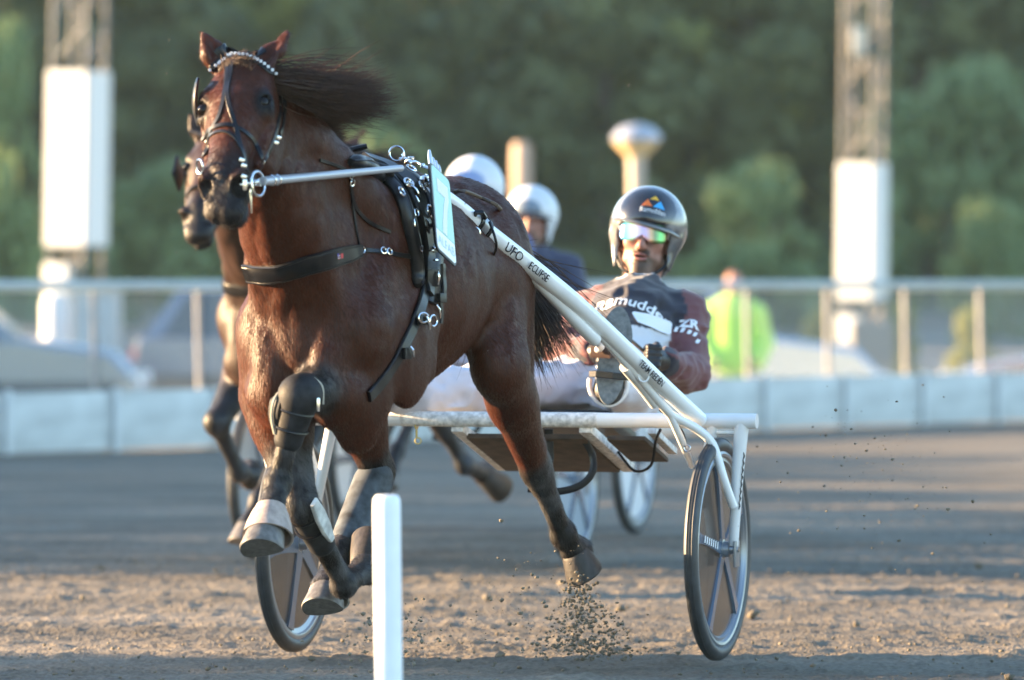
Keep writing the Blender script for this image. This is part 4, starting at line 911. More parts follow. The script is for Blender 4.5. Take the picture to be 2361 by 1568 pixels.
    for s in 'LR':
        T_.chain([D['t'+s], D['k'+s]], [.100, .078], .04); T_.cone(D['k'+s], D['a'+s]*.92+D['k'+s]*.08, .078, .056, .03)
    def wr2(V, ax):
        X, Y, Z = np.meshgrid(*[a.astype(np.float32) for a in ax], indexing='ij'); m = np.abs(V) < .03; p = np.stack([X[m], Y[m], Z[m]], 1)
        V[m] += ((np.abs(vnoise(p, (12, 9, 18), 4)-.5)*2-.5)*.032+(np.abs(vnoise(p, (30, 20, 44), 6)-.5)*2-.5)*.008).astype(np.float32); return V
    pj = np.array([D[k] for k in ('pelvis', 'chest', 'tL', 'kL', 'aL', 'tR', 'kR', 'aR')]); lo = pj.min(0)-.2; hi = pj.max(0)+.2
    v, f = T_.mesh([axis(lo[i], hi[i], st) for i in range(3)], extra=wr2); v = smooth_mesh(v, f, 1)
    mud = np.clip(vnoise(v, (9, 9, 12), 12)*1.6-.9, 0, 1)[:, None]*.40; c = np.tile(np.array([.60, .58, .62], dtype=np.float32), (len(v), 1))*(1-mud)+np.array([.22, .19, .17])*mud
    me = mesh_from('trousers', v, f); set_col(me, c); link('trousers', me, M_cloth, root)
    glove('glove', D['hL'], D['wL'], None, root, 1); glove('glove', D['hR'], D['wR'], None, root, -1)
    for s in 'LR':
        he, to, an = D['he'+s], D['to'+s], D['a'+s]; ax_ = nrm(to-he); back = nrm(np.cross([1, 0, 0], ax_)); back = back if back[1] > 0 else -back; wd = np.cross(ax_, back)
        if wd[0] < 0: wd = -wd
        Fs = Field(); Fs.cone(he+back*.035+ax_*.01, to+back*.028-ax_*.02, .046, .040, .02); Fs.cone(he+back*.045+ax_*.02, an+back*.05, .046, .05, .03); lo = np.minimum(np.minimum(he, to), an)-.11; hi = np.maximum(np.maximum(he, to), an)+.13
        v, f = Fs.mesh([axis(lo[i], hi[i], .007) for i in range(3)]); shoe = link('shoe', mesh_from('shoe', v, f), M_shoe, root)
        o = []; Ln = np.linalg.norm(to-he)
        for t in np.linspace(0, 1, 40):
            a = 2*math.pi*t; yy = math.cos(a); xx = math.sin(a); w = np.interp(yy, [-1, -.6, -.1, .45, 1], [.052, .053, .046, .061, .056]); o.append((xx*w, Ln*.5+yy*(Ln*.5+.045)))
        fn = lambda a, b, z, he=he, ax_=ax_, back=back, wd=wd: he+ax_*b+wd*a-back*(z+.019)
        m = MB(); slab(m, o[:-1], 0, .018, fn); m.build('sole', M_sole, shoe, smooth=False)
    # helmet
    Fm = Field(); Fm.ell(q(0, -.012, .052), (.131, .150, .134), B_, .02); Fm.cone(q(0, -.03, .02), q(0, -.055, -.05), .122, .095, .04)
    for s in (1, -1): Fm.cone(q(.100*s, .02, .0), q(.080*s, .032, -.105), .028, .022, .02)
    Fm.ell(q(0, .00, .01), (.102, .118, .105), B_, .01, True); Fm.cone(q(0, .0, 0), q(0, .01, -.16), .092, .098, .01, sub=True)
    Fm.ell(q(0, .14, -.052), (.090, .12, .090), B_, .015, True); Fm.cone(q(-.045, .10, -.02), q(.045, .10, -.02), .056, .056, .01, sub=True); Fm.ell(q(0, .05, -.16), (.12, .14, .055), B_, .01, True)
    lo = h-.21; hi = h+.23; v, f = Fm.mesh([axis(lo[i], hi[i], .005 if fine < .006 else .01) for i in range(3)]); v = smooth_mesh(v, f, 2)
    if shell is None:
        c = paint(v, (.14, .145, .15), [([eprim(q(.012, .13, .10), (.112, .10, .085), B_)], (.012, .012, .016), .0, .014), ([cprim(q(-.13, .06, .045), q(.13, .06, .018), .012, .012)], (.10, .11, .12), 0, .006), ([cprim(q(.12, .02, .0), q(.09, .03, -.1), .03, .03)], (.06, .065, .07), 0, .02)])
        c = c*(.75+.5*vnoise(v, (30, 30, 60), 21)[:, None])
    else: c = paint(v, shell[0], [([eprim(q(0, .13, .055), (.07, .10, .05), B_)], shell[1], 0, .01)])
    me = mesh_from('helmet', v, f); set_col(me, c); hm = link('helmet', me, M_helmet if shell is None else M_helmet_plain, root); hsk = Skin(v, f)
    m = MB(); C = [q(.122*math.sin(a), .118*math.cos(a)+.014, .030-.020*a/1.2) for a in np.linspace(-1.25, 1.25, 15)]; m.tube(C, [.008]*2+[.0115]*11+[.008]*2, 10, flat=.7); m.build('peak', mat("helmet_peak", (.12, .125, .13), rough=.25, coat=.7), hm)
    m = MB()
    for s in (1, -1): m.tube([q(.092*s, .035, -.075), q(.070*s, .06, -.115), q(.03*s, .075, -.142), q(0, .078, -.146)], .0055, 6, smoothn=3)
    m.build('chin_strap', M_leather, hm)
    if lensed:
        W = 15; Hn = 7; V = []
        for i in range(W):
            a = (i/(W-1)-.5)*2
            for j in range(Hn):
                b = j/(Hn-1); top = .030-.010*a*a; bot = -.034+.020*math.exp(-(a/.17)**2)+.008*abs(a)**3+(.010 if abs(a) > .93 else 0); V.append(q(.084*math.sin(a*1.05)/math.sin(1.05), .066+.058*math.cos(a*1.15), .006+top*1.15*(1-b)+bot*1.12*b))
        Fq = [(i*Hn+j, i*Hn+j+1, (i+1)*Hn+j+1, (i+1)*Hn+j) for i in range(W-1) for j in range(Hn-1)]
        m = MB(); m.add(V, Fq); g = m.build('goggles', M_lens, root); md = g.modifiers.new('t', 'SOLIDIFY'); md.thickness = .0025
        m = MB(); m.tube([np.array(V[i*Hn])+U_*.002 for i in range(W)], .004, 8)
        for s, i0 in ((1, (W-1)*Hn), (-1, 0)): m.tube([np.array(V[i0+1]), q(.080*s, .060, .004), q(.086*s, .03, .0)], [.0085, .008, .006], 8)
        m.build('frame', M_frame, g)
    return root, hm, jk, hsk, q
driver, d_helmet, d_jacket, hsk, dq = make_driver(DP, 'bearded sulky driver in black helmet and mirrored goggles leaning back in maroon silks')
def lay_curved(sk, px0, py0, dpx, lift, reach=.12):
    c, n = sk.hit(px0, py0); c2, _ = sk.hit(px0+dpx[0], py0+dpx[1]); x = nrm(c2-c); x = nrm(x-n*np.dot(x, n)); y = np.cross(n, x); y = y if y[2] > 0 else -y
    def fn(u, v):
        o = c+x*u+y*v+n*reach; r = sk.t.ray_cast(Vector(o), Vector(-n), reach*2.2); return (np.array(r[0])+np.array(r[1])*lift) if r[0] is not None else c+x*u+y*v+n*lift
    return fn
def dense(m, poly, fn, mi=0, k=4):
    """triangle fan split finely so that print follows a curved shell"""
    c = (sum(p[0] for p in poly)/len(poly), sum(p[1] for p in poly)/len(poly))
    for i in range(len(poly)):
        a, b = poly[i], poly[(i+1) % len(poly)]; pts = []; id_ = {}
        for s in range(k+1):
            for t in range(k+1-s):
                id_[(s, t)] = len(pts); w0 = 1-(s+t)/k; pts.append(fn(c[0]*w0+a[0]*s/k+b[0]*t/k, c[1]*w0+a[1]*s/k+b[1]*t/k))
        fs = []
        for s in range(k):
            for t in range(k-s):
                fs.append((id_[(s, t)], id_[(s+1, t)], id_[(s, t+1)]))
                if s+t < k-1: fs.append((id_[(s+1, t)], id_[(s+1, t+1)], id_[(s, t+1)]))
        m.add(pts, fs, mi)
fn = lay_curved(hsk, 1508, 470, (14, 4), .0012)
m = MB(); dense(m, [(-.042, -.013), (-.006, -.013), (-.024, .016)], fn, 0); dense(m, [(-.018, .016), (.016, .016), (.001, .036)], fn, 1); dense(m, [(-.002, -.013), (.040, -.013), (.020, .016)], fn, 2)
m.build('emblem', [mat("orange_print", (.75, .16, .03), rough=.4), mat("yellow_print", (.80, .42, .03), rough=.4), mat("sky_blue_print", (.05, .38, .75), rough=.4)], d_helmet)
lay_text('lettering', 'Ramudden', .026, lambda u, v: fn(u, v-.027), M_print_white, d_helmet, .82)
jsk = Skin([v.co for v in d_jacket.data.vertices], [p.vertices for p in d_jacket.data.polygons])
try:
    fj = lay_curved(jsk, 1462, 700, (20, 6), .004); lay_text('lettering', 'Ramudden', .066, lambda u, v: fj(u, v), M_print_white, d_jacket, .95, .001)
    fs_ = lay_curved(jsk, 1588, 755, (10, 3), .003, .05); lay_text('lettering', 'ZR', .050, lambda u, v: fs_(u, v+.016), M_print_white, d_jacket, 1.0, .002)
    m = MB()
    for i, (a, b) in enumerate(((-.045, -.012), (-.022, -.016), (.000, -.022), (.020, -.028), (.030, -.060))):
        m.add([fs_(a-.007, b-.010), fs_(a+.005, b-.011), fs_(a+.012, b+.010), fs_(a+.0, b+.011)], [(0, 1, 2, 3)])
    m.build('lettering', M_print_white, d_jacket, smooth=False)
    fp = lay_curved(jsk, 1506, 745, (14, 5), .006); m = MB(); m2 = rrect(-.075, -.026, .075, .026, .012, 3); dense(m, m2, fp, 0, 3); m.build('pocket_flap', M_print_white, d_jacket)
    fr = lay_curved(jsk, 1350, 665, (6, 2), .004); m = MB(); dense(m, [(-.03, -.02), (.0, -.02), (.0, .02), (-.02, .02)], fr, 0, 2); m.build('emblem', M_red, d_jacket)
except Exception as e: print('print failed', e)
# reins
rn = MB(); a0, n0 = on(1010, 405, .02)
rn.tube([on(975, 402, .02)[0], on(1050, 452, .02)[0], on(1100, 468, .02)[0], on(1138, 490, .025)[0], P(1160, 520, 18.1), P(1190, 575, 18.2), P(1230, 610, 18.3), P(1400, 740, 18.75), P(1500, 824, 18.84)], .006, 8, smoothn=4)
reins = rn.build('reins', mat("tan_rein", (.10, .065, .04), rough=.6)); tag(reins, 'long brown rein running over the croup of the bay to the hands of the driver', 'rein')
# ------------------------------------------------------------------ ground, track, fence
FA, FB = np.array([-3.64, 40.2]), np.array([4.50, 49.6]); FD = (FB-FA)/np.linalg.norm(FB-FA); FN = np.array([-FD[1], FD[0]])
FN = FN if FN[1] > 0 else -FN
def fence_pt(s, z=0.0, off=0.0): p = FA+FD*s+FN*off; return np.array([p[0], p[1], z])
def sheet(name, X, Y, zf, mat_, mask=None):
    gx, gy = np.meshgrid(X, Y, indexing='ij'); z = zf(gx, gy); v = np.stack([gx, gy, z], -1).reshape(-1, 3); ny = len(Y)
    i, j = np.meshgrid(np.arange(len(X)-1), np.arange(ny-1), indexing='ij'); a = (i*ny+j).ravel(); f = np.stack([a, a+ny, a+ny+1, a+1], 1)
    if mask is not None:
        cx = (gx[:-1, :-1]+gx[1:, 1:]).ravel()/2; cy = (gy[:-1, :-1]+gy[1:, 1:]).ravel()/2; f = f[mask(cx, cy)]
    me = mesh_from(name, v, f); o = link(name, me, mat_); o['kind'] = 'structure'; return o
def dirt_mat():
    m = bpy.data.materials.new("damp_track_dirt"); m.use_nodes = True; N = m.node_tree.nodes; Lk = m.node_tree.links; b = N["Principled BSDF"]; b.inputs['Roughness'].default_value = .95; b.inputs['Specular IOR Level'].default_value = .15
    tc = N.new("ShaderNodeTexCoord"); mp = N.new("ShaderNodeMapping"); mp.inputs['Scale'].default_value = (.35, 1.4, 1); Lk.new(tc.outputs['Object'], mp.inputs[0])
    t1 = N.new("ShaderNodeTexNoise"); t1.inputs['Scale'].default_value = 1.1; t1.inputs['Detail'].default_value = 5; Lk.new(mp.outputs[0], t1.inputs['Vector'])
    t2 = N.new("ShaderNodeTexNoise"); t2.inputs['Scale'].default_value = 55; t2.inputs['Detail'].default_value = 8; Lk.new(tc.outputs['Object'], t2.inputs['Vector'])
    r = N.new("ShaderNodeValToRGB"); r.color_ramp.elements[0].position = .32; r.color_ramp.elements[0].color = (.120, .104, .080, 1); r.color_ramp.elements[1].position = .7; r.color_ramp.elements[1].color = (.250, .215, .165, 1); Lk.new(t1.outputs[0], r.inputs[0])
    mr = N.new("ShaderNodeMapRange"); mr.inputs[1].default_value = .3; mr.inputs[2].default_value = .7; mr.inputs[3].default_value = .72; mr.inputs[4].default_value = 1.22; Lk.new(t2.outputs[0], mr.inputs[0])
    mx = N.new("ShaderNodeMix"); mx.data_type = 'RGBA'; mx.blend_type = 'MULTIPLY'; mx.inputs[0].default_value = 1; Lk.new(r.outputs[0], mx.inputs[6]); Lk.new(mr.outputs[0], mx.inputs[7]); Lk.new(mx.outputs[2], b.inputs['Base Color'])
    bp = N.new("ShaderNodeBump"); bp.inputs['Strength'].default_value = .9; bp.inputs['Distance'].default_value = .012; Lk.new(t2.outputs[0], bp.inputs['Height']); Lk.new(bp.outputs[0], b.inputs['Normal']); return m
M_dirt = dirt_mat()
def dense_axis(lo, hi, segs):
    """segs: (start, end, step) finest bands, coarser growth outside"""
    out = [segs[0][0]]
    for a, b, st in segs:
        while out[-1] < b-1e-6: out.append(min(b, out[-1]+st))
    st = segs[-1][2]
    while out[-1] < hi: st *= 1.25; out.append(out[-1]+st)
    st = segs[0][2]; L = []; x = segs[0][0]
    while x > lo: st *= 1.25; x -= st; L.append(x)
    return np.array(L[::-1]+out)
def track_z(x, y):
    p = np.stack([x, y, np.zeros_like(x)], -1); near = np.clip((40-y)/14, 0, 1)
    a = vnoise(p, (.8, 3.0, 1), 1)-.5; b = vnoise(p, (5, 16, 1), 2)-.5; c = vnoise(p, (9, 24, 1), 3)*.6+vnoise(p, (27, 42, 1), 13)*.4; d = vnoise(p, (38, 50, 1), 4)-.5; e = vnoise(p, (1.6, 9.0, 1), 8)-.5
    z = a*.020+e*.014+b*.014*near+np.clip(c-.52, 0, 1)*.034*near+d*.008*near
    rut = .010*np.sin(y*2.3+.5*np.sin(x*.7))*near
    return z+rut-.012
fence_side = lambda x, y: ((x-FA[0])*FN[0]+(y-FA[1])*FN[1])
X = dense_axis(-260, 260, [(-2.6, 2.6, .017)]); Y = dense_axis(-25, 70, [(12.0, 20.0, .026), (20.0, 27.0, .034), (27, 40, .08)])
sheet('race_track', X, Y, track_z, M_dirt, lambda cx, cy: fence_side(cx, cy) < 1.0)
M_far = mat("car_park_gravel", (.20, .18, .15), rough=.95, noise=(.35, .3), bump=(3, .5, .05))
def ground_z(x, y):
    s = fence_side(x, y); z = np.where(s < .25, -.06, np.maximum(-.5, -.06-(s-.25)*.35))
    z = z+np.clip((y-95)/40, 0, 1)*1.3*(s > 3)+np.clip((y-135)/140, 0, 1.6)*16+np.clip((-x-38)/60, 0, 2)*5*np.clip((y-80)/40, 0, 1)
    return z
sheet('ground', dense_axis(-700, 700, [(-60, 60, 1.2)]), dense_axis(-300, 620, [(30, 60, .6), (60, 300, 3)]), ground_z, M_far)
M_grass = mat("hillside_grass", (.055, .075, .030), rough=.95, noise=(.5, .35), bump=(6, .6, .05))
sheet('hillside', dense_axis(-500, 500, [(-60, 60, 2.0)]), dense_axis(126, 520, [(126, 200, 2.0)]), lambda x, y: ground_z(x, y)+.03, M_grass, lambda cx, cy: cy > 126)
M_rail = mat("pale_blue_rail", (.36, .42, .45), rough=.5, noise=(3, .1)); M_board = mat("pale_kick_board", (.52, .54, .53), rough=.6, noise=(2.2, .22, (1, 1, 3))); M_post = mat("weathered_post", (.24, .225, .215), rough=.6, noise=(8, .15))
fence = empty('track_fence', fence_pt(4), 0, 'pale blue railing with low boards along the outside of the track', 'fence')
angF = math.atan2(FD[1], FD[0]); RF_ = Matrix.Rotation(angF, 3, 'Z')
m = MB(); s0, s1 = -14.5, 26.5
m.box(fence_pt((s0+s1)/2, 1.205, 0), (s1-s0, .05, .055), RF_, bev=.012); m.build('rail', M_rail, fence)
m = MB(); m.box(fence_pt((s0+s1)/2, 1.16, .05), (s1-s0, .025, .02), RF_, bev=.006); m.build('rail', M_board, fence)
mp_ = MB(); mp_.box((0, 0, .40), (.038, .05, 1.5), Matrix.Rotation(math.radians(-1.2), 3, 'Y'), bev=.01); pm = mp_.build('post', M_post, fence); pm.location = fence_pt(1.04, 0, .09); pm.rotation_euler = (0, 0, angF-.6); pm.matrix_parent_inverse = world_of(fence).inverted()
mb_ = MB(); mb_.box((0, 0, .215), (1.0865, .035, .43), bev=.003); bo = mb_.build('board', M_board, fence); bo.location = fence_pt(1.04+.545, 0, -.0); bo.rotation_euler = (0, 0, angF); bo.matrix_parent_inverse = world_of(fence).inverted()
mk_ = MB(); mk_.box((0, 0, .20), (.05, .03, .50), bev=.006); ko = mk_.build('batten', mat('white_batten', (.58, .60, .60), rough=.6), fence); ko.location = fence_pt(1.12, 0, -.045); ko.rotation_euler = (0, 0, angF); ko.matrix_parent_inverse = world_of(fence).inverted()
mm_ = bpy.data.materials.new("pale_fence_mesh"); mm_.use_nodes = True; _b = mm_.node_tree.nodes["Principled BSDF"]; _b.inputs['Base Color'].default_value = (.62, .64, .64, 1); _b.inputs['Alpha'].default_value = .08; _b.inputs['Roughness'].default_value = .8
mx_ = MB(); mx_.box((0, 0, .79), (1.03, .006, .70)); mo = mx_.build('mesh_panel', mm_, fence); mo.location = fence_pt(1.585, 0, .055); mo.rotation_euler = (0, 0, angF); mo.matrix_parent_inverse = world_of(fence).inverted()
for k in range(-14, 24):
    if k == 0: continue
    for src, off, o_ in ((pm, 1.04, .09), (bo, 1.585, 0), (ko, 1.12, -.045), (mo, 1.585, .055)):
        c = src.copy(); COL.objects.link(c); reparent(c, fence, src); c.location = Vector(fence_pt(off+1.0875*k, 0, o_))
# ------------------------------------------------------------------ white marker post in front
m = MB(); m.lathe([(.0005, .697), (.026, .695), (.0325, .686), (.034, .670), (.0345, -.05)], Matrix.Translation(Vector((P(898, 1140, 13.9)[0], 13.9, 0))) @ Matrix.Rotation(math.radians(-.6), 4, 'Y'), 32)
tag(m.build('marker_post', mat("white_marker_plastic", (.82, .85, .88), rough=.35, noise=(14, .05))), 'plain white rounded marker post standing in front of the bay', 'post')
# ------------------------------------------------------------------ masts, pole, lamp
M_galv = mat("galvanised_steel", (.16, .158, .155), rough=.5, metal=.3, noise=(5, .2)); M_panel = mat("white_mast_panel", (.66, .66, .64), rough=.5)
def mast(px0, px1, ptop, pbot, d, label, lean, lamp=False):
    w = (px1-px0)*d/FPX; sq = w/(math.cos(.46)+math.sin(.46)); c = P((px0+px1)/2, 650, d); c[2] = ground_z(np.array([c[0]]), np.array([c[1]]))[0]
    zt = P(0, ptop, d)[2]-c[2]; zb = P(0, pbot, d)[2]-c[2]; root = empty('lattice_mast', c, 0, label, 'mast'); root.rotation_euler = (0, -lean, -.46+math.pi/2*0)
    Wm = Matrix.Translation(Vector(c)) @ root.rotation_euler.to_matrix().to_4x4(); T_ = lambda p: np.array(Wm @ Vector(p)); h = sq/2*.86; top = 16.0
    for sx in (-1, 1):
        for sy in (-1, 1): m = MB(); m.tube([T_((h*sx, h*sy, 0)), T_((h*sx, h*sy, top))], .036, 8); m.build('upright', M_galv, root)
    for fc in range(4):
        R4 = Matrix.Rotation(fc*math.pi/2, 3, 'Z'); z = 0.2; k = 0; m = MB()
        while z < top-.6:
            a, b = ((-h, -h, z), (h, -h, z+.55)) if k % 2 == 0 else ((h, -h, z), (-h, -h, z+.55)); m.tube([T_(R4 @ Vector(a)), T_(R4 @ Vector(b))], .021, 6); z += .55; k += 1
        m.build('brace', M_galv, root)
    for fc in range(4):
        R4 = Matrix.Rotation(fc*math.pi/2, 3, 'Z'); m = MB(); R_ = Wm.to_3x3() @ R4; m.box(T_(R4 @ Vector((0, -sq/2-.012, (zt+zb)/2))), (sq-.01, .02, zt-zb), R_); m.build('panel', M_panel, root)
    for i, zz in enumerate((zb-.45, zb-1.05)):
        m = MB(); R_ = Wm.to_3x3(); m.box(T_((-.08+.05*i, -sq/2-.03, zz)), (sq*.6, .16, .42), R_, bev=.02); m.build('junction_box', M_panel if i == 0 else M_galv, root)
    if lamp: m = MB(); m.box(P(1978, 95, d-.4), (.20, .16, .42), bev=.03); m.build('floodlight', mat("cream_lamp", (.6, .55, .45), rough=.4), root)
    return root
mast(101, 238, 165, 567, 75, 'lattice mast with tall white lower panel above the cars on the left', math.radians(-1.1))
mast(1926, 2040, 377, 690, 85, 'lattice mast with white lower panel right of the lamp and driver', math.radians(-.7), True)
c = P(1202, 327, 72); zg = -.5
m = MB(); m.lathe([(.0005, c[2]), (.11, c[2]-.02), (.125, c[2]-.10), (.13, zg)], Matrix.Translation(Vector((c[0], c[1], 0))), 20); tag(m.build('wooden_pole', mat("pale_timber", (.42, .30, .22), rough=.7, noise=(6, .3, (1, 1, .2)))), 'short pale timber pole standing beyond the track above the grey helmet', 'pole')
lamp = empty('mushroom_lamp', (P(1467, 650, 66)[0], 66, -.5), 0, 'mushroom shaped lamp on a post above the helmet of the leading driver', 'lamp'); lc = P(1467, 318, 66)
M_lampcap = mat("lamp_cap", (.50, .50, .52), rough=.25, metal=.5); M_gold = mat("lamp_under", (.62, .46, .24), rough=.4)
m = MB(); m.lathe([(.0005, .165), (.10, .155), (.20, .115), (.27, .04), (.29, -.01), (.275, -.04)], Matrix.Translation(Vector(lc)), 32); m.build('cap', M_lampcap, lamp)
m = MB(); m.lathe([(.275, -.04), (.22, -.11), (.13, -.20), (.10, -.24)], Matrix.Translation(Vector(lc)), 32); m.build('shade', M_gold, lamp)
m = MB(); m.lathe([(.105, -.20), (.095, -.6), (.10, -4)], Matrix.Translation(Vector(lc)), 20); m.build('pole', mat("lamp_post", (.40, .34, .28), rough=.5), lamp)
# ------------------------------------------------------------------ cars
def make_car(label, x0, y, paint_, zg=-.5, face=1, L=4.5, Hh=1.45, hood=.95, wag=False, yaw=0.0):
    """x0 = front end; the car lies behind it (face=1: front to the picture right)"""
    root = empty('parked_car', (x0-face*L/2, y, zg), yaw if face > 0 else math.pi+yaw, label, 'car', 'cars parked beyond the fence'); Wm = world_of(root); T_ = lambda p: np.array(Wm @ Vector(p))
    Mp = mat(label.split()[0]+"_car_paint", paint_, rough=.25, coat=1.0, metal=.5); G = bpy.data.materials.get("car_glass") or mat("car_glass", (.03, .04, .05), rough=.08, coat=.5); B = bpy.data.materials.get("car_black") or mat("car_black", (.02, .02, .02), rough=.6)
    hb = L/2; pr = [(-hb, .35), (-hb, .75), (-hb+.05, hood), (-hb+.5, hood+.03), (hb-1.35, hood+.03), (hb-.35, hood-.12), (hb-.03, .66), (hb, .35)]
    W = .88; m = MB(); n = len(pr); lay_ = []
    for yy, ins in ((-W, .0), (-W+.10, .06), (W-.10, .06), (W, .0)): lay_.append([T_((x*(1-.02*(abs(yy) > .8)), yy*(1.0), z+(ins if z > .7 else 0))) for x, z in pr])
    v = [p for l in lay_ for p in l]; f = [tuple(range(n)), tuple(3*n+k for k in range(n-1, -1, -1))]
    for i in range(3):
        for k in range(n): f.append((i*n+k, (i+1)*n+k, (i+1)*n+(k+1) % n, i*n+(k+1) % n))
    m.add(v, f); m.build('body', Mp, root)
    r0, r1 = (-hb+.12, -hb+.55) if wag else (-hb+.75, -hb+1.35); c0, c1 = hb-1.95, hb-1.25
    def cab(m, a, ins, z0, z1, mi=0):
        bx = [(r0, hood), (r1, Hh), (c0, Hh), (c1, hood)]; bx = [(x+(a if i in (0,) else -a if i == 3 else 0), z) for i, (x, z) in enumerate(bx)]
        lo = [T_((x, -W+.06+ins+(.16 if z > hood+.1 else 0), min(z, z1))) for x, z in bx]; hi = [T_((x, W-.06-ins-(.16 if z > hood+.1 else 0), min(z, z1))) for x, z in bx]
        m.add(lo+hi, [(0, 1, 2, 3), (7, 6, 5, 4), (0, 4, 5, 1), (1, 5, 6, 2), (2, 6, 7, 3), (3, 7, 4, 0)], mi)
    m = MB(); cab(m, 0, 0, hood, Hh); m.build('cabin', Mp, root)
    # windows, proud of the cabin
    for s in (-1, 1):
        for a, b in ((r0+.18, (r1+c0)/2-.05), ((r1+c0)/2+.03, c1-.16)):
            def e(x, z): t = (z-hood)/(Hh-hood); xx = x+((r1-r0)*t*.9 if x < 0 and a == r0+.18 and x == a else 0)-((c1-c0)*t*.9 if x == c1-.16 else 0); return T_((xx, s*(W-.06-.16*t+.006), z))
            m = MB(); m.add([e(a, hood+.05), e(b, hood+.05), e(b, Hh-.07), e(a, Hh-.07)], [(0, 1, 2, 3) if s < 0 else (3, 2, 1, 0)]); m.build('window', G, root)
    for s in (-1, 1): m = MB(); m.box(T_((0, s*(W+.004), .50)), (L-.5, .02, .34), Wm.to_3x3(), bev=.008); m.build('dark_side_strip', B, root)  # black strip added to darken the side below the bright top
    def scr(xa, xb, sg): m = MB(); m.add([T_((xa+(xb-xa)*.08+sg*.012, -W+.16, hood+.05)), T_((xa+(xb-xa)*.08+sg*.012, W-.16, hood+.05)), T_((xa+(xb-xa)*.9+sg*.012, W-.32, Hh-.05)), T_((xa+(xb-xa)*.9+sg*.012, -W+.32, Hh-.05))], [(0, 1, 2, 3)]); m.build('windscreen', G, root)
    scr(c1, c0, 1); scr(r0, r1, -1)
    for xw in (-hb+.85, hb-.85):
        for s in (-1, 1):
            c = T_((xw, s*(W-.08), .32)); M4 = Matrix.Translation(Vector(c)) @ Wm.to_3x3().to_4x4() @ Matrix.Rotation(math.pi/2*s, 4, 'X'); w = empty('wheel', c); w.parent = root; w.matrix_parent_inverse = Wm.inverted()
            m = MB(); m.lathe([(.20, -.10), (.32, -.10), (.32, .10), (.20, .10)], M4, 24, closed=True); m.build('tyre', B, w); m = MB(); m.lathe([(.0005, -.11), (.10, -.115), (.21, -.105), (.21, .0)], M4, 20); m.build('rim', M_rim, w)
    for s in (-1, 1):
        m = MB(); m.box(T_((hb-.08, s*(W-.22), .70)), (.12, .30, .14), Wm.to_3x3(), bev=.02); m.build('headlight', mat("lamp_glass", (.8, .8, .8), rough=.1) if not bpy.data.materials.get("lamp_glass") else bpy.data.materials["lamp_glass"], root)
        m = MB(); m.box(T_((-hb+.06, s*(W-.14), .84)), (.12, .20, .26), Wm.to_3x3(), bev=.02); m.build('tail_light', bpy.data.materials.get("tail_red") or mat("tail_red", (.55, .02, .03), rough=.2), root)
    return root
make_car('silver car with bright bonnet parked at the left edge of the picture', P(345, 650, 60)[0], 60, (.20, .23, .26), hood=1.05, Hh=1.62, wag=True)
make_car('grey estate car with red tail light parked behind the fence posts', P(305, 650, 64)[0]+4.6, 64.5, (.16, .18, .24), L=4.6, hood=1.05, Hh=1.66, wag=True)
make_car('white estate car parked beyond the fence behind the neon jacket', P(2045, 650, 60)[0], 60, (.50, .52, .54), zg=-.5, hood=1.08, Hh=1.70, wag=True)
make_car('brown car parked nose left near the right edge of the picture', P(2175, 650, 63)[0], 63, (.22, .18, .18), zg=-.55, face=-1, hood=.92, Hh=1.46)
m = MB(); cc = P(128, 720, 66); m.lathe([(.0005, .22), (.12, .21), (.16, .10), (.165, -.9)], Matrix.Translation(Vector(cc)), 18); tag(m.build('white_barrel', M_panel), 'white barrel standing behind the silver car below the left mast', 'barrel')
cb = empty('utility_cabinet', (P(222, 650, 70)[0], 70, -.5), 0, 'pale grey utility cabinet beside the foot of the left mast', 'cabinet'); cx = P(222, 650, 70)[0]
m = MB(); m.box((cx, 70, .33), (.60, .5, 1.66), bev=.02); m.build('body', mat("cabinet_grey", (.42, .40, .38), rough=.6), cb); m = MB(); m.box((cx, 70, 1.19), (.68, .58, .06), bev=.01); m.build('roof', M_rail, cb); m = MB(); m.box((cx, 69.742, .35), (.50, .012, 1.4)); m.build('door', M_rail, cb)
m = MB(); m.box((P(2010, 650, 68)[0], 68, .12), (.5, .4, 1.24), bev=.02); tag(m.build('electric_box', mat("cream_box", (.24, .21, .17), rough=.6)), 'cream electric box at the foot of the right mast', 'electric box')
# ------------------------------------------------------------------ steward in a neon jacket
sw = empty('person', (P(1690, 650, 51)[0], 51, -.43), 0, 'person in neon yellow green jacket standing behind the fence', 'person'); cxx = P(1690, 650, 51)[0]
Fp = Field(); hp_ = np.array([cxx, 51, -.43]); g = lambda x, y, z: hp_+np.array([x, y, z])
def person_field(F_, k=0.0, parts='all'):
    if parts in ('all',):
        F_.ell(g(0, 0, 1.64), (.078, .095, .115), None, .02); F_.cone(g(0, .0, 1.52), g(0, .01, 1.42), .055, .07, .03); F_.cone(g(0, -.09, 1.63), g(0, -.11, 1.60), .012, .015, .01)
        for s in (1, -1): F_.chain([g(.10*s, 0, .92), g(.11*s, -.02, .50), g(.11*s, .02, .09)], [.09, .06, .045], .03); F_.cone(g(.11*s, .02, .05), g(.12*s, -.16, .04), .045, .04, .02)
    F_.cone(g(0, .01, 1.36), g(0, 0, .95), .15+k, .15+k, .05); 
    for s in (1, -1): F_.cone(g(.05*s, 0, 1.40), g(.19*s, 0, 1.36), .08+k, .065+k, .04); F_.chain([g(.20*s, 0, 1.35), g(.27*s, .0, 1.10), g(.20*s, -.16, .93)], [.062+k, .052+k, .042+k], .03)
    for s in (1, -1):
        if parts == 'all': F_.ell(g(.17*s, -.22, .93), (.04, .05, .03), None, .02)
person_field(Fp); lo = hp_-.45; hi = hp_+np.array([.45, .45, 1.85]); v, f = Fp.mesh([axis(lo[i], hi[i], .018) for i in range(3)])
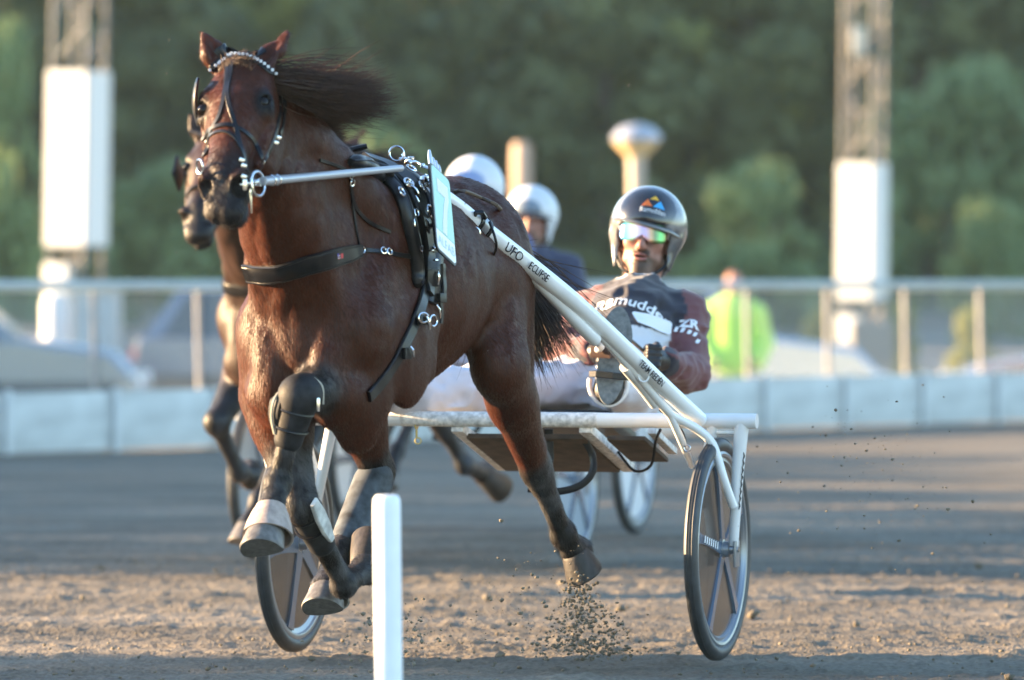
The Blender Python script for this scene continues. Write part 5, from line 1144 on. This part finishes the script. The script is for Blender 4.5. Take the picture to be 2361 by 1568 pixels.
c_ = paint(v, (.45, .22, .15), [([cprim(g(0, 0, .95), g(0, 0, .1), .3, .3)], (.03, .035, .06), 0, .02), ([eprim(g(0, .03, 1.69), (.085, .09, .09))], (.12, .06, .035), .0, .02)]); me = mesh_from('person_body', v, f); set_col(me, c_); link('body', me, M_skin, sw)
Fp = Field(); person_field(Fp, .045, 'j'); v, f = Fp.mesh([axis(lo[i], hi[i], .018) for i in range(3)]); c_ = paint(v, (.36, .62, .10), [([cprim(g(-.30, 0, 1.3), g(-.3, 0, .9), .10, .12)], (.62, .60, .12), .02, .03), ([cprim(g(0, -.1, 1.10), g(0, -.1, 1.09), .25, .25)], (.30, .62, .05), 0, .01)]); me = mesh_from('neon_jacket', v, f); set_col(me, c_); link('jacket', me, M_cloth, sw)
# ------------------------------------------------------------------ trees and bushes
def leaf_mat(name, c0, c1):
    m = bpy.data.materials.new(name); m.use_nodes = True; N = m.node_tree.nodes; Lk = m.node_tree.links; b = N["Principled BSDF"]; b.inputs['Roughness'].default_value = .6; b.inputs['Specular IOR Level'].default_value = .25
    oi = N.new("ShaderNodeObjectInfo"); tc = N.new("ShaderNodeTexCoord"); t = N.new("ShaderNodeTexNoise"); t.inputs['Scale'].default_value = .9; t.inputs['Detail'].default_value = 6; Lk.new(tc.outputs['Object'], t.inputs['Vector'])
    ad = N.new("ShaderNodeMath"); ad.operation = 'ADD'; Lk.new(t.outputs[0], ad.inputs[0]); ml = N.new("ShaderNodeMath"); ml.operation = 'MULTIPLY'; ml.inputs[1].default_value = .3; Lk.new(oi.outputs['Random'], ml.inputs[0]); Lk.new(ml.outputs[0], ad.inputs[1])
    r = N.new("ShaderNodeValToRGB"); r.color_ramp.elements[0].position = .4; r.color_ramp.elements[0].color = (*c0, 1); r.color_ramp.elements[1].position = .9; r.color_ramp.elements[1].color = (*c1, 1); Lk.new(ad.outputs[0], r.inputs[0]); Lk.new(r.outputs[0], b.inputs['Base Color'])
    tr = N.new("ShaderNodeBsdfTranslucent"); Lk.new(r.outputs[0], tr.inputs[0]); mx = N.new("ShaderNodeMixShader"); mx.inputs[0].default_value = .3; Lk.new(b.outputs[0], mx.inputs[1]); Lk.new(tr.outputs[0], mx.inputs[2]); Lk.new(mx.outputs[0], N["Material Output"].inputs[0]); return m
M_leafd = leaf_mat("wood_leaves", (.085, .105, .055), (.175, .195, .080)); M_leafb = leaf_mat("bush_leaves", (.15, .215, .10), (.23, .30, .12)); M_leafy = leaf_mat("yellow_sunlit_leaves", (.17, .19, .06), (.32, .31, .07)); M_bark = mat("bark", (.08, .06, .05), rough=.9, noise=(6, .4, (1, 1, .2)), bump=(12, .6, .02))  # yellow leaf tone serves the shrubs and stands in for sunlit treetops
def crown_mesh(name, h, r, base, seed, n, leaf, lobes=26, dome=False):
    rg = np.random.default_rng(seed); C = []
    for i in range(lobes):
        a = rg.random()*6.283; t = rg.random()
        if dome: u = rg.random(); zz = base+(h-base)*u*.92; rad = r*math.sqrt(max(0, 1-(u*.95)**2))*(.45+.55*rg.random()); s = r*(.30+.2*rg.random())
        else: zz = base+(h-base)*t*.9; prof = math.sin(min(1, (t*.9+.18))*math.pi)**.6; rad = r*prof*(.35+.6*rg.random()); s = r*(.26+.22*rg.random())
        C.append((rad*math.cos(a), rad*math.sin(a), zz, s))
    C = np.array(C); k = rg.integers(0, lobes, n); d = rg.normal(size=(n, 3)); d /= np.linalg.norm(d, axis=1)[:, None]; rr = .62+.42*rg.random(n)**.6
    p = C[k, :3]+d*C[k, 3:4]*rr[:, None]*np.array([1, 1, .8]); p[:, 2] = np.maximum(p[:, 2], .1)
    nn = d+rg.normal(size=(n, 3))*.5; nn /= np.linalg.norm(nn, axis=1)[:, None]; a = np.cross(nn, rg.normal(size=(n, 3))); a /= np.linalg.norm(a, axis=1)[:, None]; b = np.cross(nn, a); s = leaf*(.6+.8*rg.random(n))[:, None]
    v = np.stack([p-a*s, p-b*s*.55, p+a*s, p+b*s*.55], 1).reshape(-1, 3); f = np.arange(n*4).reshape(-1, 4); return mesh_from(name, v, f, smooth=False)
def trunk_mesh(h, r, seed):
    rg = random.Random(seed); m = MB(); pts = [(0, 0, -.3), (rg.uniform(-.1, .1), 0, h*.3), (rg.uniform(-.2, .2), rg.uniform(-.2, .2), h*.62), (0, 0, h*.9)]; m.tube(pts, [r*1.25, r, r*.6, r*.2], 8, smoothn=3)
    for i in range(6):
        a = rg.uniform(0, 6.28); z = h*rg.uniform(.25, .7); ln = h*.22; m.tube([(0, 0, z), (math.cos(a)*ln*.5, math.sin(a)*ln*.5, z+ln*.35), (math.cos(a)*ln, math.sin(a)*ln, z+ln*.8)], [r*.4, r*.25, r*.08], 6)
    me = bpy.data.meshes.new('trunk'); me.from_pydata(m.v, [], m.f); me.update(); return me
CR = [crown_mesh('crown', 13, 3.4, .8, 31+i, 3400, .30, 30) for i in range(4)]; TR = [trunk_mesh(12, .22, 5+i) for i in range(4)]
def tree(x, y, s, i, label, group, mt=M_leafd, zsink=.0, rot=None):
    z = float(ground_z(np.array([x]), np.array([y]))[0])-zsink; r = empty('broadleaf_tree', (x, y, z), rot if rot is not None else i*1.3, label, 'tree', group); r.scale = (s, s, s*random.uniform(.92, 1.1))
    for me, nm, mm in ((CR[i % 4], 'crown', mt), (TR[i % 4], 'trunk', M_bark)):
        o = bpy.data.objects.new(nm, me); COL.objects.link(o); o.parent = r
        if not me.materials: me.materials.append(mm)
        o.material_slots[0].link = 'OBJECT'; o.material_slots[0].material = mm
rgt = random.Random(3); kk = 0
for row, (y0, x0, x1, st, sc) in enumerate(((134, -36, 30, 3.4, .80), (146, -38, 32, 3.9, 1.0), (160, -40, 34, 4.6, 1.2))):
    x = x0
    while x <= x1:
        ylw = row > 0 and rgt.random() < .3  # these crowns get the sunlit yellow as leaf colour
        lab = ('dark green tree in the front row of the wood', 'dark green tree in the middle row of the wood', 'tall tree in the back row of the wood')[row] if not ylw else 'tree rising above the wood with sunlight in its yellow leaf colour'
        tree(x+rgt.uniform(-.8, .8), y0+rgt.uniform(-3, 3), sc*rgt.uniform(.85, 1.15), kk, lab, 'trees of the wood beyond the car park', M_leafy if ylw else M_leafd); kk += 1; x += st*rgt.uniform(.85, 1.15)
for i in range(11):   # the wood goes on to the left of the picture and shades the trees in view
    tree(-47-rgt.uniform(0, 8), 106+i*8.2, 1.40*rgt.uniform(.97, 1.05), i, 'big tree of the wood left of the picture', 'trees of the wood beyond the car park')
for px_, d_, s_, lb_ in ((480, 140, .92, 'right of the left mast'), (640, 141, .96, 'behind the ears of the bay'), (1035, 138, .86, 'above the number plate'), (1500, 140, .90, 'above the mushroom lamp'), (1600, 137, .82, 'left of the right mast')): tree(P(px_, 650, d_)[0], d_, s_, kk, 'yellow green tree '+lb_+' whose top catches the evening sun', 'trees of the wood beyond the car park', M_leafy); kk += 1
BU = [crown_mesh('crown', 1.0, .52, .02, 71+i, 2600, .045, 24, dome=True) for i in range(3)]
def bush(px, ptop, rx, d, i, label, mt=M_leafb):
    c = P(px, ptop, d); zg = float(ground_z(np.array([c[0]]), np.array([c[1]]))[0])-.1; h = c[2]-zg; w = rx*d/FPX/.72
    r = empty('round_bush', (c[0], c[1], zg), i*2.1, label, 'bush'); o = bpy.data.objects.new('foliage', BU[i % 3]); COL.objects.link(o); o.parent = r; o.scale = (w*1.45, w*1.45, h)
    if not BU[i % 3].materials: BU[i % 3].materials.append(mt)
    o.material_slots[0].link = 'OBJECT'; o.material_slots[0].material = mt
    me = bpy.data.meshes.get('bush_stem') or None
    if me is None:
        mm = MB()
        for a in range(5): mm.tube([(0, 0, -.1), (.12*math.cos(a*1.3), .12*math.sin(a*1.3), .35), (.3*math.cos(a*1.3), .3*math.sin(a*1.3), .75)], [.03, .022, .008], 6)
        me = bpy.data.meshes.new('bush_stem'); me.from_pydata(mm.v, [], mm.f); me.materials.append(M_bark)
    s = bpy.data.objects.new('stem', me); COL.objects.link(s); s.parent = r; s.scale = (w, w, h)
for i, (px, pt_, rx, d, lab) in enumerate(((395, 365, 180, 116, 'round green bush seen between the left mast and the bay horse'), (862, 308, 150, 118, 'round green bush seen just above the back of the bay horse'), (1742, 384, 168, 114, 'round green bush right of the mushroom lamp'),
        (2215, 140, 215, 120, 'largest round green bush at the right edge of the picture'), (2268, 470, 95, 110, 'small round bush in front of the largest one'), (5, 70, 110, 112, 'tall green bush at the left edge of the picture'), (1010, 560, 120, 112, 'low green bush behind the white helmets'))): bush(px, pt_, rx, d, i, lab)
for i, (px, pt_, rx, d, lab) in enumerate(((1890, 706, 40, 92, 'small yellowish shrub left of the right mast'), (2075, 700, 45, 94, 'small yellowish shrub right of the right mast'), (2235, 712, 50, 90, 'small yellowish shrub near the right edge of the fence'))): bush(px, pt_, rx, d, i, lab, M_leafy)
# unseen hedges added left of the track to cast its bands of shade
for (y0, y1, n, hh, lab) in ((13.0, 23.3, 15000, 4.72, 'unseen tall hedge added to shade the near part of the track'), (28.6, 45.6, 25000, 5.05, 'unseen long hedge added to shade the far part of the track')):
    rg = np.random.default_rng(int(y0)); c = np.stack([-25+rg.uniform(-.6, .6, n), rg.uniform(y0, y1, n), rg.uniform(-.1, 1, n)*hh], 1); c[:, 2] -= np.clip(vnoise(c*np.array([1, 1, 0]), 1.3, 5)-.42, 0, 1)*1.3*(c[:, 2] > 3.6)
    a = rg.normal(size=(n, 3)); a /= np.linalg.norm(a, axis=1)[:, None]; b = np.cross(a, rg.normal(size=(n, 3))); b /= np.linalg.norm(b, axis=1)[:, None]; v = np.stack([c-a*.13, c-b*.09, c+a*.13, c+b*.09], 1).reshape(-1, 3)
    h_ = link('shade_hedge', mesh_from('shade_hedge', v, np.arange(n*4).reshape(-1, 4), smooth=False), M_leafb); tag(h_, lab, 'hedge')
# ------------------------------------------------------------------ thrown dirt
def spray(name, label, n, sampler, smin, smax, seed):
    rg = np.random.default_rng(seed); ico = bmesh.new(); bmesh.ops.create_icosphere(ico, subdivisions=1, radius=1); bv = np.array([tuple(q.co) for q in ico.verts]); bf = np.array([[q.index for q in fc.verts] for fc in ico.faces]); ico.free(); V = []; Fc = []
    for i in range(n):
        p = sampler(rg); s = smin+(smax-smin)*rg.random()**5; q = bv*(1+rg.normal(0, .22, (len(bv), 1)))*s*np.array([1, 1, .75]); V.append(q+p); Fc.append(bf+i*len(bv))
    o = link(name, mesh_from(name, np.concatenate(V), np.concatenate(Fc), smooth=False), M_dirt); tag(o, label, 'dirt', kind='stuff')
def s1_(rg):
    t = rg.random(); px = 1335+rg.normal(0, 16+52*t)+25*t; py = 1325+190*t**.7+rg.normal(0, 12); return P(px, min(py, 1520), 17.95+rg.normal(0, .12))
def s2_(rg): return P(1250+rg.normal(0, 90), 1400+rg.normal(0, 70), 17.8+rg.normal(0, .25))
def s3_(rg): return P(2010+rg.normal(0, 130), 1130+rg.normal(0, 110), 18.5+rg.normal(0, .8))
def s4_(rg): return P(905+rg.normal(0, 65), 1470+rg.normal(0, 50), 17.2+rg.normal(0, .2))
spray('dirt_spray', 'clods of dirt thrown up under the trailing hind hoof', 2300, s1_, .0006, .0085, 1); spray('dirt_spray', 'loose crumbs of dirt flying left of the trailing hind hoof', 320, s2_, .0015, .009, 2)
spray('dirt_spray', 'small crumbs of dirt flying through the air right of the sulky wheel', 260, s3_, .0015, .007, 3); spray('dirt_spray', 'crumbs of dirt flying behind the white marker post', 420, s4_, .0015, .009, 4)
spray('dirt_spray', 'fine specks of dirt in the air above the horse', 26, lambda rg: P(rg.uniform(380, 2200), rg.uniform(60, 620), 17+rg.normal(0, .5)), .0015, .0035, 5)
spray('dirt_clods', 'loose clods lying on the near part of the track', 3200, lambda rg: (lambda d: np.array([rg.uniform(-.1, .1)*d, d, .004]))(14+11*rg.random()), .0015, .009, 6)

# ------------------------------------------------------------------ dusty evening air
hz = MB(); hz.box((0, 95, 11.5), (240, 240, 36)); hzo = hz.build('haze', None, smooth=False); hzo['kind'] = 'stuff'
hm_ = bpy.data.materials.new("haze"); hm_.use_nodes = True; N = hm_.node_tree.nodes; N.remove(N["Principled BSDF"]); pv = N.new("ShaderNodeVolumePrincipled"); pv.inputs['Color'].default_value = (.66, .95, 1.0, 1); pv.inputs['Density'].default_value = .0002; pv.inputs['Anisotropy'].default_value = .2
hm_.node_tree.links.new(pv.outputs[0], N["Material Output"].inputs['Volume']); hzo.data.materials.append(hm_)

spray('dirt_clods', 'bigger lumps of dirt scattered over the near part of the track', 150, lambda rg: (lambda d: np.array([rg.uniform(-.1, .1)*d, d, .004]))(16+9*rg.random()), .006, .026, 8)
# ------------------------------------------------------------------ the rivals behind
POSE_A = {k: (dict(v) if isinstance(v, dict) else v) for k, v in POSE.items()}
POSE_A['RF'] = dict(sh=H(.27, -.125, 1.07), el=H(.10, -.15, .93), kn=H(.42, -.17, .66), fe=H(.28, -.14, .46), co=H(.18, -.14, .44), so=H(.10, -.14, .46))
POSE_A['LF'] = dict(sh=H(.27, .130, 1.08), el=H(.08, .15, .92), kn=H(.33, .10, .62), fe=H(.52, .06, .36), co=H(.58, .05, .27), so=H(.62, .05, .18))
POSE_A['LH'] = dict(POSE['LH']); POSE_A['LH'].update(fe=POSE['LH']['fe']+np.array([.02, -.1, .02]), co=POSE['LH']['co']+np.array([.06, .0, .03]), so=POSE['LH']['so']+np.array([.10, .05, .05]))
POSE_A['poll'] = POSE['poll']-HLt*.01-HU*.05; POSE_A['nose'] = POSE['nose']-HLt*.03+HU*.03; POSE_A['earL'] = POSE['earL']-HLt*.01-HU*.05; POSE_A['earR'] = POSE['earR']-HLt*.01-HU*.05
def rival(off_horse, label, mane, shared=None):
    r = empty('race_horse', HO, 0, label, 'horse')
    if shared is None:
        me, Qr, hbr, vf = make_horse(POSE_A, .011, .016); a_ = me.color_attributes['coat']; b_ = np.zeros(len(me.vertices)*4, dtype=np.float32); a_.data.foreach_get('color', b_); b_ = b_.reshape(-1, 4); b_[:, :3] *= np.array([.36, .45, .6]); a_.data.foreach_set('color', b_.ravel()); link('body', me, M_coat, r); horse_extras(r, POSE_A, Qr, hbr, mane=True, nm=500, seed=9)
        for (s, n_) in ((1, 'blinker'), (-1, 'blinker')):
            m = MB(); c = Qr(.19, -.03, .135*s); m.box(c, (.012, .10, .10), Matrix((tuple(hbr[2]), tuple(hbr[1]), tuple(hbr[0]))).transposed(), bev=.01); m.build('blinker', M_leather, r)
        sk = Skin(*vf); Cc = [Qr(.03, .06, s_) for s_ in (-.09, -.05, 0, .05, .09)]; m = MB(); m.tube([sk.near(p)[0]+nrm(sk.near(p)[1])*.006 for p in Cc], .010, 8, smoothn=3); m.build('browband', M_leather, r)
        Cc = [Qr(.36, .0, -.07), Qr(.36, .05, -.03), Qr(.36, .05, .03), Qr(.36, .0, .07)]; m = MB(); m.tube([sk.near(p)[0]+nrm(sk.near(p)[1])*.006 for p in Cc], .009, 8, smoothn=3); m.build('noseband', M_leather, r)
        Cc = [H(.30, -.2, 1.24), H(.42, -.1, 1.20), H(.46, 0, 1.18), H(.42, .1, 1.20), H(.28, .2, 1.24), H(.0, .26, 1.27)]; cc = cat(Cc, 4); nn = [sk.near(p) for p in cc]; m = MB(); sweep(m, [a+nrm(b)*.008 for a, b in nn], [b for a, b in nn], .055, .012); m.build('breast_band', M_leather, r)
        Cc = [H(-.16, l, u) for l, u in ((0, 1.56), (.14, 1.5), (.24, 1.38), (.27, 1.2), (.24, 1.02), (.14, .9))]; cc = cat(Cc, 4); nn = [sk.near(p) for p in cc]; m = MB(); sweep(m, [a+nrm(b)*.008 for a, b in nn], [b for a, b in nn], .08, .016); m.build('saddle_band', M_leather, r)
    else:
        for ch in list(shared.children):
            c = ch.copy(); COL.objects.link(c); reparent(c, r, ch)
    r.location = Vector(HO+off_horse); return r
offA = np.array([-.86-HO[0], 22.8-HO[1], 0]); offB = np.array([-.50-HO[0], 25.9-HO[1], .02])
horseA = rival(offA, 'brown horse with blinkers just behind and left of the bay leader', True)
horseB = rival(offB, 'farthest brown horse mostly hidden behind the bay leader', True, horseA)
sulkyA = make_sulky('white sulky of the second horse seen behind the wheels of the leader', None, False); sA = np.array([-.425, 24.6, 0])-SO; sulkyA.location = Vector(SO+sA)
sulkyB = dup(sulkyA); sulkyB.location = Vector(np.array([-.095, 27.6, 0])); sulkyB['label'] = 'farthest white sulky with its wheels between those of the others'
M_disc = mat("white_wheel_disc", (.72, .73, .75), rough=.35)
for wroot in [c for c in sulkyB.children if c.name.startswith('wheel') and c.type == 'EMPTY']:
    for o in wroot.children:
        if o.name.startswith('cover') : o.material_slots[0].link = 'OBJECT'; o.material_slots[0].material = M_disc
M_blue_disc = mat("blue_grey_wheel_disc", (.30, .36, .42), rough=.35)
for wroot in [c for c in sulkyA.children if c.name.startswith('wheel') and c.type == 'EMPTY']:
    for o in wroot.children:
        if o.name.startswith('cover'): o.material_slots[0].link = 'OBJECT'; o.material_slots[0].material = M_blue_disc
def upright(px, py, d, lean):
    """seated pose with the head where it is seen"""
    h = P(px, py, d); pel = np.array([h[0]-.02, h[1]-.10, .84]); up_ = nrm(h-pel); D = dict(head=h, up=nrm([0, .05, 1]), look=nrm([-.15, -1, -.05]), pelvis=pel, upper=pel+up_*(np.linalg.norm(h-pel)-.22), chest=pel+up_*(np.linalg.norm(h-pel)-.36)); u = D['upper']
    D.update(sL=u+np.array([.19, 0, -.02]), sR=u+np.array([-.19, 0, -.02]), eL=u+np.array([.26, -.12, -.26]), eR=u+np.array([-.26, -.12, -.26]), wL=u+np.array([.14, -.34, -.28]), wR=u+np.array([-.14, -.34, -.28]), hL=u+np.array([.10, -.42, -.26]), hR=u+np.array([-.10, -.42, -.26]),
             tL=pel+np.array([.08, -.05, 0]), tR=pel+np.array([-.08, -.05, 0]), kL=pel+np.array([.26, -.38, .10]), kR=pel+np.array([-.26, -.38, .10]), aL=pel+np.array([.30, -.80, -.02]), aR=pel+np.array([-.34, -.80, -.02]), heL=pel+np.array([.30, -.86, -.04]), heR=pel+np.array([-.34, -.86, -.04]), toL=pel+np.array([.30, -.90, .18]), toR=pel+np.array([-.34, -.90, .18])); return D
pA = upright(1092, 452, 25.5, 0)
pB = upright(1224, 512, 28.2, 0)
make_driver(pB, 'driver in white helmet with grey front badge and navy silks behind the bay rump', .010, .02, (( .03, .035, .07), (.03, .035, .07), (.03, .035, .07)), ((.62, .64, .66), (.16, .20, .25)), False)
make_driver(pA, 'driver whose white helmet with blue marks shows above the number plate', .010, .02, ((.05, .07, .2), (.5, .5, .5), (.05, .07, .2)), ((.62, .64, .68), (.22, .30, .52)), False)
